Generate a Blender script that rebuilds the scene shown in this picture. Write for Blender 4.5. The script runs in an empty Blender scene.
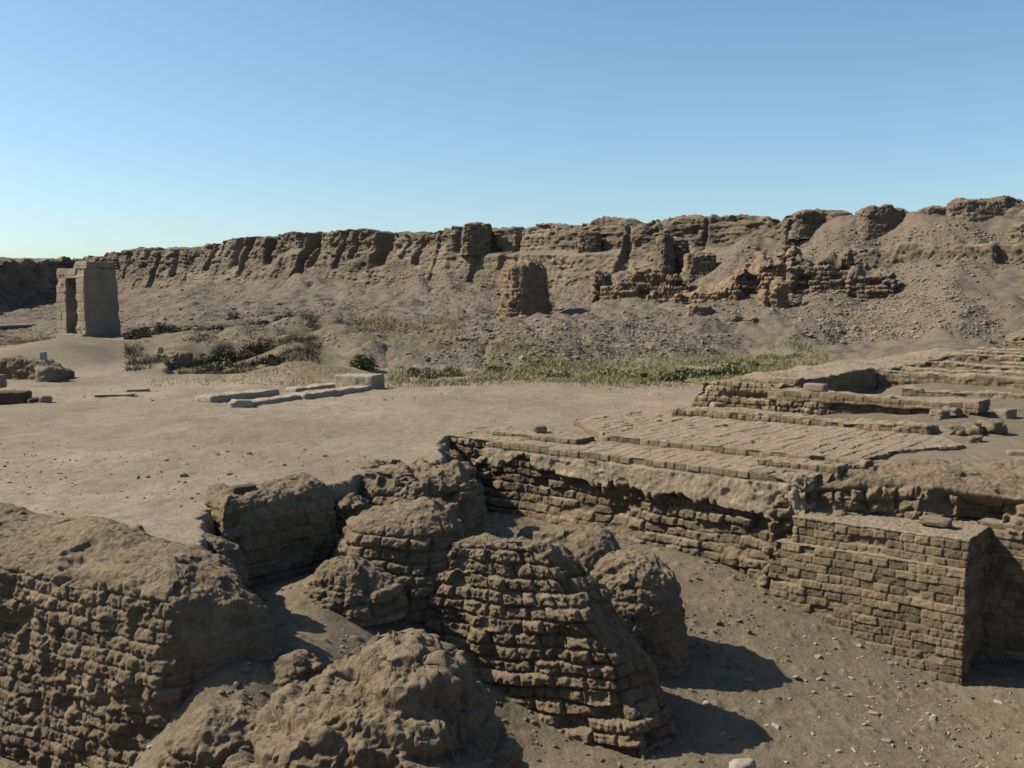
import bpy, math, random
import numpy as np

rnd = random.Random(7)
C = bpy.context.scene.collection

# ------------------------------------------------------------------ noise
_T = np.random.default_rng(11).random(65536)


def _h(*ix):
    k = ix[0].astype(np.int64) * 73856093
    for i, m in zip(ix[1:], (19349663, 83492791, 49979687)):
        k = k ^ (np.asarray(i).astype(np.int64) * m)
    k = (k ^ (k >> 13)) * 1274126177
    return _T[(k ^ (k >> 16)) & 65535]


def _q(t):
    return t * t * t * (t * (t * 6 - 15) + 10)


def n2(x, y, seed=0):
    xi, yi = np.floor(x), np.floor(y)
    fx, fy = _q(x - xi), _q(y - yi)
    s = np.full_like(xi, seed)
    a, b = _h(xi, yi, s), _h(xi + 1, yi, s)
    c, d = _h(xi, yi + 1, s), _h(xi + 1, yi + 1, s)
    return ((a + (b - a) * fx) * (1 - fy) + (c + (d - c) * fx) * fy) * 2 - 1


def n3(x, y, z, seed=0):
    xi, yi, zi = np.floor(x), np.floor(y), np.floor(z)
    fx, fy, fz = _q(x - xi), _q(y - yi), _q(z - zi)
    s = np.full_like(xi, seed)
    r = 0
    for dz in (0, 1):
        a, b = _h(xi, yi, zi + dz, s), _h(xi + 1, yi, zi + dz, s)
        c, d = _h(xi, yi + 1, zi + dz, s), _h(xi + 1, yi + 1, zi + dz, s)
        v = (a + (b - a) * fx) * (1 - fy) + (c + (d - c) * fx) * fy
        r = r + v * (fz if dz else 1 - fz)
    return r * 2 - 1


def f2(x, y, o=4, seed=0, g=.5):
    r, a, f = 0, 1., 1.
    for i in range(o):
        r = r + a * n2(x * f + 17.3 * i, y * f - 9.1 * i, seed + i)
        a *= g
        f *= 2.03
    return r


def f3(P, freq, o=4, seed=0, g=.5):
    r, a, f = 0, 1., freq
    for i in range(o):
        r = r + a * n3(P[..., 0] * f + 7.7 * i, P[..., 1] * f - 3.1 * i, P[..., 2] * f + 1.9 * i, seed + i)
        a *= g
        f *= 2.03
    return r


def worley(x, y, seed=0):
    """distance to the nearest cell point, and that cell's random value"""
    xi, yi = np.floor(x), np.floor(y)
    best = np.full(x.shape, 9.)
    val = np.zeros(x.shape)
    s = np.full_like(xi, seed)
    for dx in (-1, 0, 1):
        for dy in (-1, 0, 1):
            cx, cy = xi + dx, yi + dy
            d = np.hypot(cx + _h(cx, cy, s) - x, cy + _h(cx, cy, s + 5) - y)
            m = d < best
            best = np.where(m, d, best)
            val = np.where(m, _h(cx, cy, s + 9), val)
    return best, val


def ss(a, b, x):
    t = np.clip((x - a) / (b - a), 0, 1)
    return t * t * (3 - 2 * t)


# ------------------------------------------------------------------ camera frame (metres: the court is z = 0)
CAM = np.array((0., 0., 2.6))
FPX = 1000.
TILT = math.atan(84 / FPX)


def ray(px, py):
    a, b = px - 512., 384. - py
    return np.array((a, FPX * math.cos(TILT) + b * math.sin(TILT), b * math.cos(TILT) - FPX * math.sin(TILT)))


def zof(px, py, Y):
    r = ray(px, py)
    return CAM[2] + r[2] / r[1] * Y


def at(px, py, Y):
    r = ray(px, py)
    return (r[0] / r[1] * Y, Y, CAM[2] + r[2] / r[1] * Y)


# axes of the dig: a runs along the brick walls, b runs back into the site
O = np.array((1.96, 16.46))
DA = np.array((.78, -.6258))
DB = np.array((.6258, .78))


def ab(a, b):
    p = O + a * DA + b * DB
    return float(p[0]), float(p[1])


def to_ab(x, y):
    return (x - O[0]) * DA[0] + (y - O[1]) * DA[1], (x - O[0]) * DB[0] + (y - O[1]) * DB[1]


# ------------------------------------------------------------------ objects
def tag(o, label=None, cat=None, group=None, kind=None):
    if label:
        o['label'] = label
    if cat:
        o['category'] = cat
    if group:
        o['group'] = group
    if kind:
        o['kind'] = kind
    return o


def mesh_obj(name, V, F, mat, parent=None, origin=None, smooth=True, attr=None):
    """V (n,3), F (m,k) with one k; the object's origin goes to `origin`"""
    V = np.asarray(V, float)
    F = np.asarray(F, np.int32)
    if origin is None:
        origin = np.array((V[:, 0].mean(), V[:, 1].mean(), V[:, 2].min())) if parent is None else np.zeros(3)
    origin = np.asarray(origin, float)
    me = bpy.data.meshes.new(name)
    me.vertices.add(len(V))
    me.vertices.foreach_set('co', (V - origin).astype(np.float32).ravel())
    m, k = F.shape
    me.loops.add(m * k)
    me.polygons.add(m)
    me.loops.foreach_set('vertex_index', F.ravel())
    me.polygons.foreach_set('loop_start', np.arange(0, m * k, k, dtype=np.int32))
    me.polygons.foreach_set('loop_total', np.full(m, k, np.int32))
    me.polygons.foreach_set('use_smooth', np.full(m, smooth, bool))
    if attr is not None:
        at_ = me.attributes.new('zone', 'FLOAT_COLOR', 'POINT')
        c = np.ones((len(V), 4), np.float32)
        c[:, :3] = attr
        at_.data.foreach_set('color', c.ravel())
    me.update()
    me.validate()
    me.materials.append(mat)
    o = bpy.data.objects.new(name, me)
    o.location = origin
    C.objects.link(o)
    if parent is not None:
        o.parent = parent
        o.location = origin - np.array(parent.location)
    return o


def thing(name, loc, label, cat, group=None):
    o = bpy.data.objects.new(name, None)
    o.location = loc
    o.empty_display_size = .3
    C.objects.link(o)
    return tag(o, label, cat, group)


def grid_faces(m, n, wrap):
    i = np.arange(m - 1)[:, None]
    j = np.arange(n if wrap else n - 1)[None, :]
    j2 = (j + 1) % n
    return np.stack([(i * n + j), (i * n + j2), ((i + 1) * n + j2), ((i + 1) * n + j)], -1).reshape(-1, 4)


def gsmooth(A, sig, axis, wrap):
    if sig <= .3:
        return A
    r = int(max(1, math.ceil(3 * sig)))
    r = min(r, A.shape[axis] - 1)
    k = np.exp(-.5 * (np.arange(-r, r + 1) / sig) ** 2)
    k /= k.sum()
    pad = [(0, 0)] * A.ndim
    pad[axis] = (r, r)
    B = np.pad(A, pad, mode='wrap' if wrap else 'edge')
    out = np.zeros_like(A)
    n = A.shape[axis]
    for i, w in enumerate(k):
        sl = [slice(None)] * A.ndim
        sl[axis] = slice(i, i + n)
        out += w * B[tuple(sl)]
    return out


def loft(levels, du, disp=None, corner=.08, rim=.05, spine=None, dome=.05, sharp=False, topvar=0., topfreq=1.2, seed=0):
    """levels: equal-length closed polygons (K,3) from the base up. Returns vertices, faces, zone mask"""
    L = [np.asarray(l, float) for l in levels]
    K = len(L[0])
    el = sum(np.linalg.norm(np.roll(l, -1, 0) - l, axis=1) for l in L) / len(L)
    cnt = np.maximum(3, np.ceil(el / du).astype(int))
    rings = []
    for l in L:
        nx = np.roll(l, -1, 0)
        rings.append(np.concatenate([l[k] + (nx[k] - l[k]) * (np.arange(cnt[k]) / cnt[k])[:, None] for k in range(K)]))
    R = gsmooth(np.stack(rings), corner / du, 1, True)
    N = R.shape[1]
    mid = R[len(R) // 2]
    U = np.concatenate([[0], np.cumsum(np.linalg.norm(np.roll(mid, -1, 0) - mid, axis=1))[:-1]])
    rows = []
    for k in range(len(R) - 1):
        d = np.linalg.norm(R[k + 1] - R[k], axis=1).mean()
        m = max(2, int(math.ceil(d / du)))
        for t in np.arange(m) / m:
            rows.append(R[k] * (1 - t) + R[k + 1] * t)
    ns = len(rows)
    top = R[-1]
    if spine is None:
        c = top.mean(0)
        s0 = s1 = c
    else:
        s0, s1 = np.asarray(spine[0], float), np.asarray(spine[1], float)
        if len(s0) == 2:
            s0 = np.append(s0, top[:, 2].mean())
            s1 = np.append(s1, top[:, 2].mean())
    dv = s1 - s0
    den = (dv[:2] ** 2).sum()
    t = np.clip(((top - s0)[:, :2] @ dv[:2]) / den, 0, 1) if den > 1e-9 else np.zeros(N)
    tgt = s0 + t[:, None] * dv
    nr = max(4, int(np.linalg.norm((top - tgt)[:, :2], axis=1).mean() / du))
    for r in np.linspace(0, 1, nr + 1):
        p = top * (1 - r) + tgt * r
        p[:, 2] += dome * (1 - (1 - r) ** 2)
        rows.append(p)
    P = np.stack(rows)
    cap = np.zeros(P.shape[:2])
    cap[ns:] = 1
    if not sharp:
        Q = gsmooth(P, rim / du, 0, False)
        w = np.clip((np.arange(len(P)) - 2) / 6, 0, 1)[:, None, None]
        w = w * np.clip((len(P) - 1 - np.arange(len(P))) / 10, 0, 1)[:, None, None]
        P = P * (1 - w) + Q * w
    zb, zt = P[..., 2].min(), P[..., 2].max()
    if topvar:
        hh = ss(.35, 1., (P[..., 2] - zb) / (zt - zb))
        P[..., 2] += hh * topvar * f2(P[..., 0] * topfreq, P[..., 1] * topfreq, 4, seed + 31)
    gu = np.roll(P, -1, 1) - np.roll(P, 1, 1)
    gv = np.gradient(P, axis=0)
    Nn = np.cross(gu, gv)
    ln = np.linalg.norm(Nn, axis=-1, keepdims=True)
    Nn = Nn / np.maximum(ln, 1e-9)
    # outward
    cen = P.mean((0, 1))
    if (Nn[:ns] * (P[:ns] - cen)).sum() < 0:
        Nn = -Nn
        flip = True
    else:
        flip = False
    wc = np.zeros(len(P))
    wc[ns:] = ss(.25, .9, np.linspace(0, 1, len(P) - ns))
    Nn = Nn * (1 - wc[:, None, None]) + np.array((0, 0, 1.)) * wc[:, None, None]
    Nn = Nn / np.maximum(np.linalg.norm(Nn, axis=-1, keepdims=True), 1e-9)
    mask = np.zeros(P.shape[:2])
    if disp is not None:
        D, mask = disp(P, np.broadcast_to(U[None, :], P.shape[:2]), cap, Nn)
        P = P + Nn * D[..., None]
    F = grid_faces(P.shape[0], N, True)
    if flip:
        F = F[:, ::-1]
    return P.reshape(-1, 3), F, mask.reshape(-1)


def brick(u, v, L, h, seed, warp=.02, jit=.25):
    u = u + warp * n2(u * 3, v * 3, seed + 1) + warp * .6 * n2(u * 9, v * 9, seed + 2)
    v = v + warp * n2(u * 1.5 + 40, v * 2, seed + 3) + warp * .45 * n2(u * 8 + 9, v * 8, seed + 4)
    j = np.floor(v / h)
    s = np.full_like(j, seed)
    fv = v / h - j
    Lj = L * (1 + jit * (_h(j, s) - .5) * 2)
    uu = (u + _h(j, s + 1) * L * 3) / Lj
    i = np.floor(uu)
    fu = uu - i
    # move each vertical joint a little
    ju = .5 * (_h(i, j, s + 3) - .5)
    ju1 = .5 * (_h(i + 1, j, s + 3) - .5)
    lo, hi = ju * .5, 1 + ju1 * .5
    left = fu < lo
    right = fu > hi
    i = np.where(left, i - 1, np.where(right, i + 1, i))
    du = np.minimum(np.abs(fu - lo), np.abs(hi - fu)) * Lj
    dv = np.minimum(fv, 1 - fv) * h
    r = _h(i, j, s + 7)
    r2 = _h(i, j, s + 13)
    return du, dv, r, r2, fv


def brick_d(u, v, L, h, seed, relief=.03, groove=.02, gw=.02, miss=.04, missd=.05, warp=.02, jit=.25, tiltb=.0):
    du, dv, r, r2, fv = brick(u, v, L, h, seed, warp, jit)
    e = np.minimum(du, dv * 1.1)
    p = ss(0, gw, e)
    d = relief * (r - .5) * 2 - groove * (1 - p)
    d = d + (r2 < miss) * -missd * p
    d = d + tiltb * (.5 - fv) * (r2 - .3)
    return d, p, r


# ------------------------------------------------------------------ materials
def new_mat(name):
    m = bpy.data.materials.new(name)
    m.use_nodes = True
    nt = m.node_tree
    nt.nodes.clear()
    out = nt.nodes.new('ShaderNodeOutputMaterial')
    b = nt.nodes.new('ShaderNodeBsdfPrincipled')
    b.inputs['Roughness'].default_value = .95
    b.inputs['Specular IOR Level'].default_value = .12
    nt.links.new(b.outputs[0], out.inputs[0])
    return m, nt, b


def nnode(nt, kind, **kw):
    n = nt.nodes.new(kind)
    for k, v in kw.items():
        setattr(n, k, v)
    return n


def noise_node(nt, co, scale, detail=4, rough=.6):
    n = nnode(nt, 'ShaderNodeTexNoise')
    n.inputs['Scale'].default_value = scale
    n.inputs['Detail'].default_value = detail
    n.inputs['Roughness'].default_value = rough
    nt.links.new(co, n.inputs['Vector'])
    return n.outputs[0]


def ramp(nt, fac, lo, hi, c0=0., c1=1.):
    n = nnode(nt, 'ShaderNodeMapRange')
    n.inputs[1].default_value = lo
    n.inputs[2].default_value = hi
    n.inputs[3].default_value = c0
    n.inputs[4].default_value = c1
    nt.links.new(fac, n.inputs[0])
    return n.outputs[0]


def mix(nt, fac, a, b, mode='MIX'):
    n = nnode(nt, 'ShaderNodeMix', data_type='RGBA', blend_type=mode)
    for sock, val in ((n.inputs[0], fac), (n.inputs[6], a), (n.inputs[7], b)):
        if hasattr(val, 'is_linked') or hasattr(val, 'links'):
            nt.links.new(val, sock)
        elif isinstance(val, (int, float)):
            sock.default_value = val
        else:
            sock.default_value = (*val, 1)
    return n.outputs[2]


def mul(nt, a, b):
    n = nnode(nt, 'ShaderNodeMath', operation='MULTIPLY')
    nt.links.new(a, n.inputs[0])
    if isinstance(b, (int, float)):
        n.inputs[1].default_value = b
    else:
        nt.links.new(b, n.inputs[1])
    return n.outputs[0]


def add(nt, a, b):
    n = nnode(nt, 'ShaderNodeMath', operation='ADD')
    nt.links.new(a, n.inputs[0])
    nt.links.new(b, n.inputs[1])
    return n.outputs[0]


def bump(nt, b, h, strength, dist):
    n = nnode(nt, 'ShaderNodeBump')
    n.inputs['Strength'].default_value = strength
    n.inputs['Distance'].default_value = dist
    nt.links.new(h, n.inputs['Height'])
    nt.links.new(n.outputs[0], b.inputs['Normal'])


def coords(nt):
    return nnode(nt, 'ShaderNodeTexCoord').outputs['Object']


def geo_pos(nt):
    return nnode(nt, 'ShaderNodeNewGeometry').outputs['Position']


KA = .585


def kc(c):
    return (c[0] * KA, c[1] * KA * 1.0, c[2] * KA * .97)


def mud(name, c1, c2, cz, dust, s=1., speck=.3, bs=.95, bd=.032):
    """mud brick: two earths, a second material where zone.x = 1, wind-blown dust lying on flat tops"""
    m, nt, b = new_mat(name)
    c1, c2, cz, dust = (tuple(v * m_ for v, m_ in zip(kc(c), (1.2, 1.165, 1.11))) for c in (c1, c2, cz, dust))
    co = geo_pos(nt)
    a = noise_node(nt, co, 1.3 * s, 6, .62)
    f = noise_node(nt, co, 14 * s, 5, .65)
    g = noise_node(nt, co, 70 * s, 3, .6)
    col = mix(nt, ramp(nt, a, .35, .65), c1, c2)
    salt = noise_node(nt, co, .9 * s, 7, .7)
    col = mix(nt, ramp(nt, salt, .56, .74, 0, .55), col, tuple(v * 1.5 for v in c2))
    red = noise_node(nt, co, .5 * s, 4, .6)
    col = mix(nt, ramp(nt, red, .58, .75, 0, .5), col, (c1[0] * 1.08, c1[1] * .86, c1[2] * .72))
    z = nnode(nt, 'ShaderNodeAttribute', attribute_name='zone')
    sp = nnode(nt, 'ShaderNodeSeparateColor')
    nt.links.new(z.outputs['Color'], sp.inputs[0])
    col = mix(nt, sp.outputs[0], col, cz)
    # per-brick tone carried by the mesh
    tone = ramp(nt, sp.outputs[1], 0, 1, .66, 1.34)
    tn = nnode(nt, 'ShaderNodeCombineColor')
    for i in range(3):
        nt.links.new(tone, tn.inputs[i])
    col = mix(nt, 1., col, tn.outputs[0], 'MULTIPLY')
    fg = nnode(nt, 'ShaderNodeCombineColor')
    v = ramp(nt, f, .25, .75, 1 - speck, 1 + speck)
    for i in range(3):
        nt.links.new(v, fg.inputs[i])
    col = mix(nt, 1., col, fg.outputs[0], 'MULTIPLY')
    # dust settled on level tops
    gn = nnode(nt, 'ShaderNodeNewGeometry')
    sx = nnode(nt, 'ShaderNodeSeparateXYZ')
    nt.links.new(gn.outputs['Normal'], sx.inputs[0])
    up = mul(nt, ramp(nt, sx.outputs[2], .6, .95), ramp(nt, f, .3, .6))
    col = mix(nt, mul(nt, up, sp.outputs[2]), col, dust)
    nt.links.new(col, b.inputs['Base Color'])
    h = noise_node(nt, co, 38 * s, 4, .75)
    bump(nt, b, add(nt, mul(nt, f, .7), add(nt, h, mul(nt, g, .6))), bs, bd)
    return m


def stone_mat(name, c1, c2, s=3., bs=.4, bd=.02):
    m, nt, b = new_mat(name)
    c1, c2 = kc(c1), kc(c2)
    co = geo_pos(nt)
    a = noise_node(nt, co, s, 5, .6)
    f = noise_node(nt, co, s * 11, 4, .65)
    col = mix(nt, ramp(nt, a, .35, .65), c1, c2)
    fg = nnode(nt, 'ShaderNodeCombineColor')
    v = ramp(nt, f, .25, .75, .78, 1.18)
    for i in range(3):
        nt.links.new(v, fg.inputs[i])
    col = mix(nt, 1., col, fg.outputs[0], 'MULTIPLY')
    nt.links.new(col, b.inputs['Base Color'])
    bump(nt, b, f, bs, bd)
    return m


M = {}
DUST = (.30, .235, .165)
M['mud'] = mud('mud_brick', (.205, .158, .108), (.255, .198, .138), (.145, .112, .077), DUST)
M['mud_wall'] = mud('platform_brick', (.165, .128, .088), (.21, .163, .114), (.385, .314, .23), (.39, .315, .23))
M['brick_new'] = mud('restored_brick', (.22, .17, .116), (.265, .206, .142), (.20, .155, .107), (.40, .33, .25), 1.2, .18)
M['mud_far'] = mud('enclosure_brick', (.166, .133, .101), (.212, .172, .131), (.18, .145, .107), (.30, .24, .18), .35, .2, .6, .12)
M['red_far'] = mud('burnt_brick', (.25, .168, .114), (.275, .203, .145), (.2, .13, .085), (.32, .24, .17), .5, .3, .6, .1)
M['brown_far'] = mud('brown_brick', (.22, .15, .105), (.255, .188, .135), (.17, .125, .09), (.30, .235, .17), .5, .3, .6, .1)
M['sandstone'] = stone_mat('gate_sandstone', (.285, .232, .17), (.34, .282, .212), 1.2, .5, .03)
M['limestone'] = stone_mat('pale_stone', (.36, .29, .215), (.44, .36, .275), 2., .4, .02)
M['rubble'] = stone_mat('rubble_stone', (.25, .195, .142), (.38, .31, .235), .7, .3, .02)
M['chip'] = stone_mat('stone_chip', (.36, .30, .24), (.48, .41, .335), 2., .3, .01)
M['earth_clod'] = stone_mat('earth_clod', (.19, .148, .103), (.25, .198, .142), 2., .4, .02)
M['pinkstone'] = stone_mat('fired_brick', (.29, .21, .152), (.34, .255, .19), 3., .4, .02)
M['whitewash'] = stone_mat('whitewash', (.38, .37, .35), (.46, .45, .43), 3., .2, .01)
M['beam'] = stone_mat('dark_beam', (.10, .072, .05), (.15, .108, .075), 3., .4, .02)


def leaf_mat(name, c1, c2):
    m, nt, b = new_mat(name)
    co = geo_pos(nt)
    a = noise_node(nt, co, 2.2, 4, .6)
    col = mix(nt, ramp(nt, a, .35, .65), c1, c2)
    nt.links.new(col, b.inputs['Base Color'])
    b.inputs['Roughness'].default_value = .8
    return m


M['leaf_dark'] = leaf_mat('scrub_leaf', (.055, .048, .03), (.102, .082, .051))
M['leaf_green'] = leaf_mat('green_leaf', (.105, .11, .055), (.175, .16, .09))
M['grass'] = leaf_mat('camelthorn', (.13, .145, .058), (.22, .185, .095))
M['grass_dry'] = leaf_mat('dry_grass', (.25, .19, .11), (.30, .23, .14))
M['twig'] = stone_mat('twig', (.14, .10, .065), (.2, .15, .1), 4.)


def ground_mat():
    m, nt, b = new_mat('ground_earth')
    co = geo_pos(nt)
    z = nnode(nt, 'ShaderNodeAttribute', attribute_name='zone')
    sp = nnode(nt, 'ShaderNodeSeparateColor')
    nt.links.new(z.outputs['Color'], sp.inputs[0])
    big = noise_node(nt, co, .22, 5, .6)
    mid = noise_node(nt, co, 2.3, 6, .65)
    fin = noise_node(nt, co, 22, 5, .7)
    vf = noise_node(nt, co, 90, 2, .6)
    sand = mix(nt, ramp(nt, big, .35, .65), kc((.335, .262, .19)), kc((.445, .355, .265)))
    sand = mix(nt, ramp(nt, mid, .48, .7, 0, .8), sand, kc((.27, .205, .142)))
    soil = mix(nt, ramp(nt, mid, .35, .65), kc((.20, .158, .106)), kc((.285, .23, .16)))
    scree = mix(nt, ramp(nt, mid, .35, .65), kc((.175, .138, .102)), kc((.24, .192, .145)))
    dry = mix(nt, ramp(nt, mid, .35, .65), kc((.25, .188, .11)), kc((.20, .165, .092)))
    col = mix(nt, sp.outputs[0], sand, scree)
    col = mix(nt, sp.outputs[1], col, soil)
    col = mix(nt, sp.outputs[2], col, dry)
    v = nnode(nt, 'ShaderNodeCombineColor')
    crust = noise_node(nt, co, 7, 6, .72)
    t = mul(nt, ramp(nt, fin, .28, .72, .72, 1.26), ramp(nt, crust, .3, .7, .86, 1.12))
    for i in range(3):
        nt.links.new(t, v.inputs[i])
    col = mix(nt, 1., col, v.outputs[0], 'MULTIPLY')
    # small pale chips mixed into the earth
    vo = nnode(nt, 'ShaderNodeTexVoronoi')
    vo.inputs['Scale'].default_value = 9
    nt.links.new(co, vo.inputs['Vector'])
    chip = mul(nt, ramp(nt, vo.outputs['Distance'], .13, .10, 0, 1), ramp(nt, mid, .5, .6))
    col = mix(nt, mul(nt, chip, .6), col, kc((.42, .35, .27)))
    nt.links.new(col, b.inputs['Base Color'])
    bump(nt, b, add(nt, fin, add(nt, mul(nt, vf, .6), mul(nt, mid, .45))), .85, .032)
    return m


M['ground'] = ground_mat()

# ------------------------------------------------------------------ terrain
COLS = [-300, 0, 100, 200, 300, 400, 480, 550, 640, 760, 860, 960, 1100, 1400]
TAB = [
    [(30, 0), (50, 0), (70, .1), (85, .5), (95, 1.5), (110, 3)],
    [(30, 0), (52, 0), (75, .1), (85, .6), (95, 1.2), (140, 3)],
    [(30, 0), (50, .2), (75, .5), (95, 1.1), (115, 2.2), (131, 3.6)],
    [(30, 0), (40, .75), (55, 1.35), (80, 1.9), (102, 2.7), (119, 4.5)],
    [(30, 0), (37, .7), (46, 1.3), (60, 1.5), (84, 2.4), (105, 4.5)],
    [(30, 0), (34, 0), (39, .8), (50, 1.05), (74, 2.0), (95, 4.2)],
    [(30, 0), (35, 0), (40, .9), (52, 1.15), (68, 1.9), (88, 3.9)],
    [(31, 0), (36, 0), (42, .92), (56, 1.3), (66, 1.8), (83.5, 3.6)],
    [(33, 0), (40, 0), (46, .55), (62, 2.1), (70, 3.4), (79, 5.2)],
    [(35, 0), (47, 0), (52, 1.0), (60, 2.6), (66, 4.25), (71, 6.7)],
    [(38, .1), (49, .2), (55, 2.05), (60, 3.7), (62.5, 4.9), (66.5, 7.9)],
    [(38, .3), (44, .6), (50, 2.6), (55, 4.2), (57.5, 4.7), (62.5, 7.8)],
    [(36, .3), (42, .6), (48, 2.6), (52, 4.1), (54, 4.6), (58, 7.4)],
    [(36, .3), (42, .6), (48, 2.6), (52, 4.1), (54, 4.6), (58, 7.4)]]
TY = np.array([[p[0] for p in r] for r in TAB], float)
TZ = np.array([[p[1] for p in r] for r in TAB], float)


def far_z(x, y):
    px = np.clip(512 + 1000 * x / np.maximum(y, 1), COLS[0], COLS[-1])
    k = np.clip(np.searchsorted(COLS, px, side='right') - 1, 0, len(COLS) - 2)
    c = np.array(COLS, float)
    t = ss(0, 1, (px - c[k]) / (c[k + 1] - c[k]))[..., None]
    Yk = TY[k] * (1 - t) + TY[k + 1] * t
    Zk = TZ[k] * (1 - t) + TZ[k + 1] * t
    z = Zk[..., 0].copy() * ss(0, 1, y / Yk[..., 0]) ** 2
    for i in range(5):
        q = np.clip((y - Yk[..., i]) / (Yk[..., i + 1] - Yk[..., i]), 0, 1)
        q = .5 * q + .5 * q * q * (3 - 2 * q)
        z = z + (Zk[..., i + 1] - Zk[..., i]) * q
    z = z * (1 - ss(4, 30, y - Yk[..., 5]))
    slope = ss(0, 6, y - Yk[..., 1] + 2 + 9 * ss(770, 850, px))
    return z, slope


PIT = np.array([(-9, 12.6), (-6, 11.2), (-3.25, 10.15), (-3.72, 11.9), (-3.85, 12.35), (-2.45, 13.75), (-2.2, 14.6), (-1.13, 15.2), (-1.24, 19.0),
                ab(-4.0, .8), ab(3.2, .9), ab(3.5, 1.7), ab(14, 2.0), (14, 4), (14, 1), (-9, 1)])
PC = np.array([(-.6, 18.2, -1.35), (.4, 17.4, -1.33), (1.9, 16.2, -1.4), (3.0, 15.3, -1.42), (3.7, 14.7, -1.6), (3.9, 14.3, -1.75),
               (5.6, 12.9, -2.42), (7.5, 12, -2.5), (2.87, 11.2, -2.5), (5.6, 11, -2.6), (0, 10.5, -2.5), (1.5, 9, -2.6), (.6, 8, -2.6),
               (-1.2, 12.8, -1.2), (-2.3, 11.2, -1.0), (-2.2, 9.8, -.85), (-2.85, 8.75, -.9), (-2.3, 8.6, -1.0), (-3.4, 8.1, -1.95), (-4, 8.5, -2.4),
               (-5.2, 9.0, -2.1), (-6.5, 9.6, -1.65), (-3, 7.5, -1.9), (-1, 7, -2.3), (0, 14.8, -1.1), (-.8, 16.5, -1.0), (1, 13.8, -1.4),
               (2.4, 13, -2.0), (-2.6, 12.4, -.95), (9, 10, -2.6), (9, 13, -2.6), (4, 13, -2.15), (9, 3, -2.6), (-8, 3, -2)])
_A = np.linalg.norm(PC[:, None, :2] - PC[None, :, :2], axis=-1)
_W = np.linalg.solve(np.block([[-_A, np.ones((len(PC), 1))], [np.ones((1, len(PC))), np.zeros((1, 1))]]), np.append(PC[:, 2], 0))


def pit_z(x, y):
    z = np.full(x.shape, _W[-1])
    for (cx, cy, _), w in zip(PC, _W):
        z = z - w * np.sqrt((x - cx) ** 2 + (y - cy) ** 2 + .01)
    return z


def poly_sd(x, y, poly):
    """negative inside"""
    d = np.full(x.shape, 1e9)
    ins = np.zeros(x.shape, bool)
    n = len(poly)
    for i in range(n):
        x0, y0 = poly[i]
        x1, y1 = poly[(i + 1) % n]
        ex, ey = x1 - x0, y1 - y0
        t = np.clip(((x - x0) * ex + (y - y0) * ey) / (ex * ex + ey * ey), 0, 1)
        d = np.minimum(d, np.hypot(x - x0 - t * ex, y - y0 - t * ey))
        c = (y0 > y) != (y1 > y)
        if ey != 0:
            ins ^= c & (x < x0 + (y - y0) / ey * ex)
    return np.where(ins, -d, d)


BUMPS = [  # x, y, radius x, radius y, height
    (-17.9, 40.0, 4.6, 7.5, 1.0), (-20.6, 49.2, 3.6, 4.2, .42),
    (-2.15, 11.9, .7, .6, .3), (-2.5, 9.0, .5, .35, .12),
    (-14.6, 38.5, 2.2, 3, -.35), (-10.5, 44, 3.5, 3, .35), (-8, 50, 3, 3, .4)]


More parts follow.
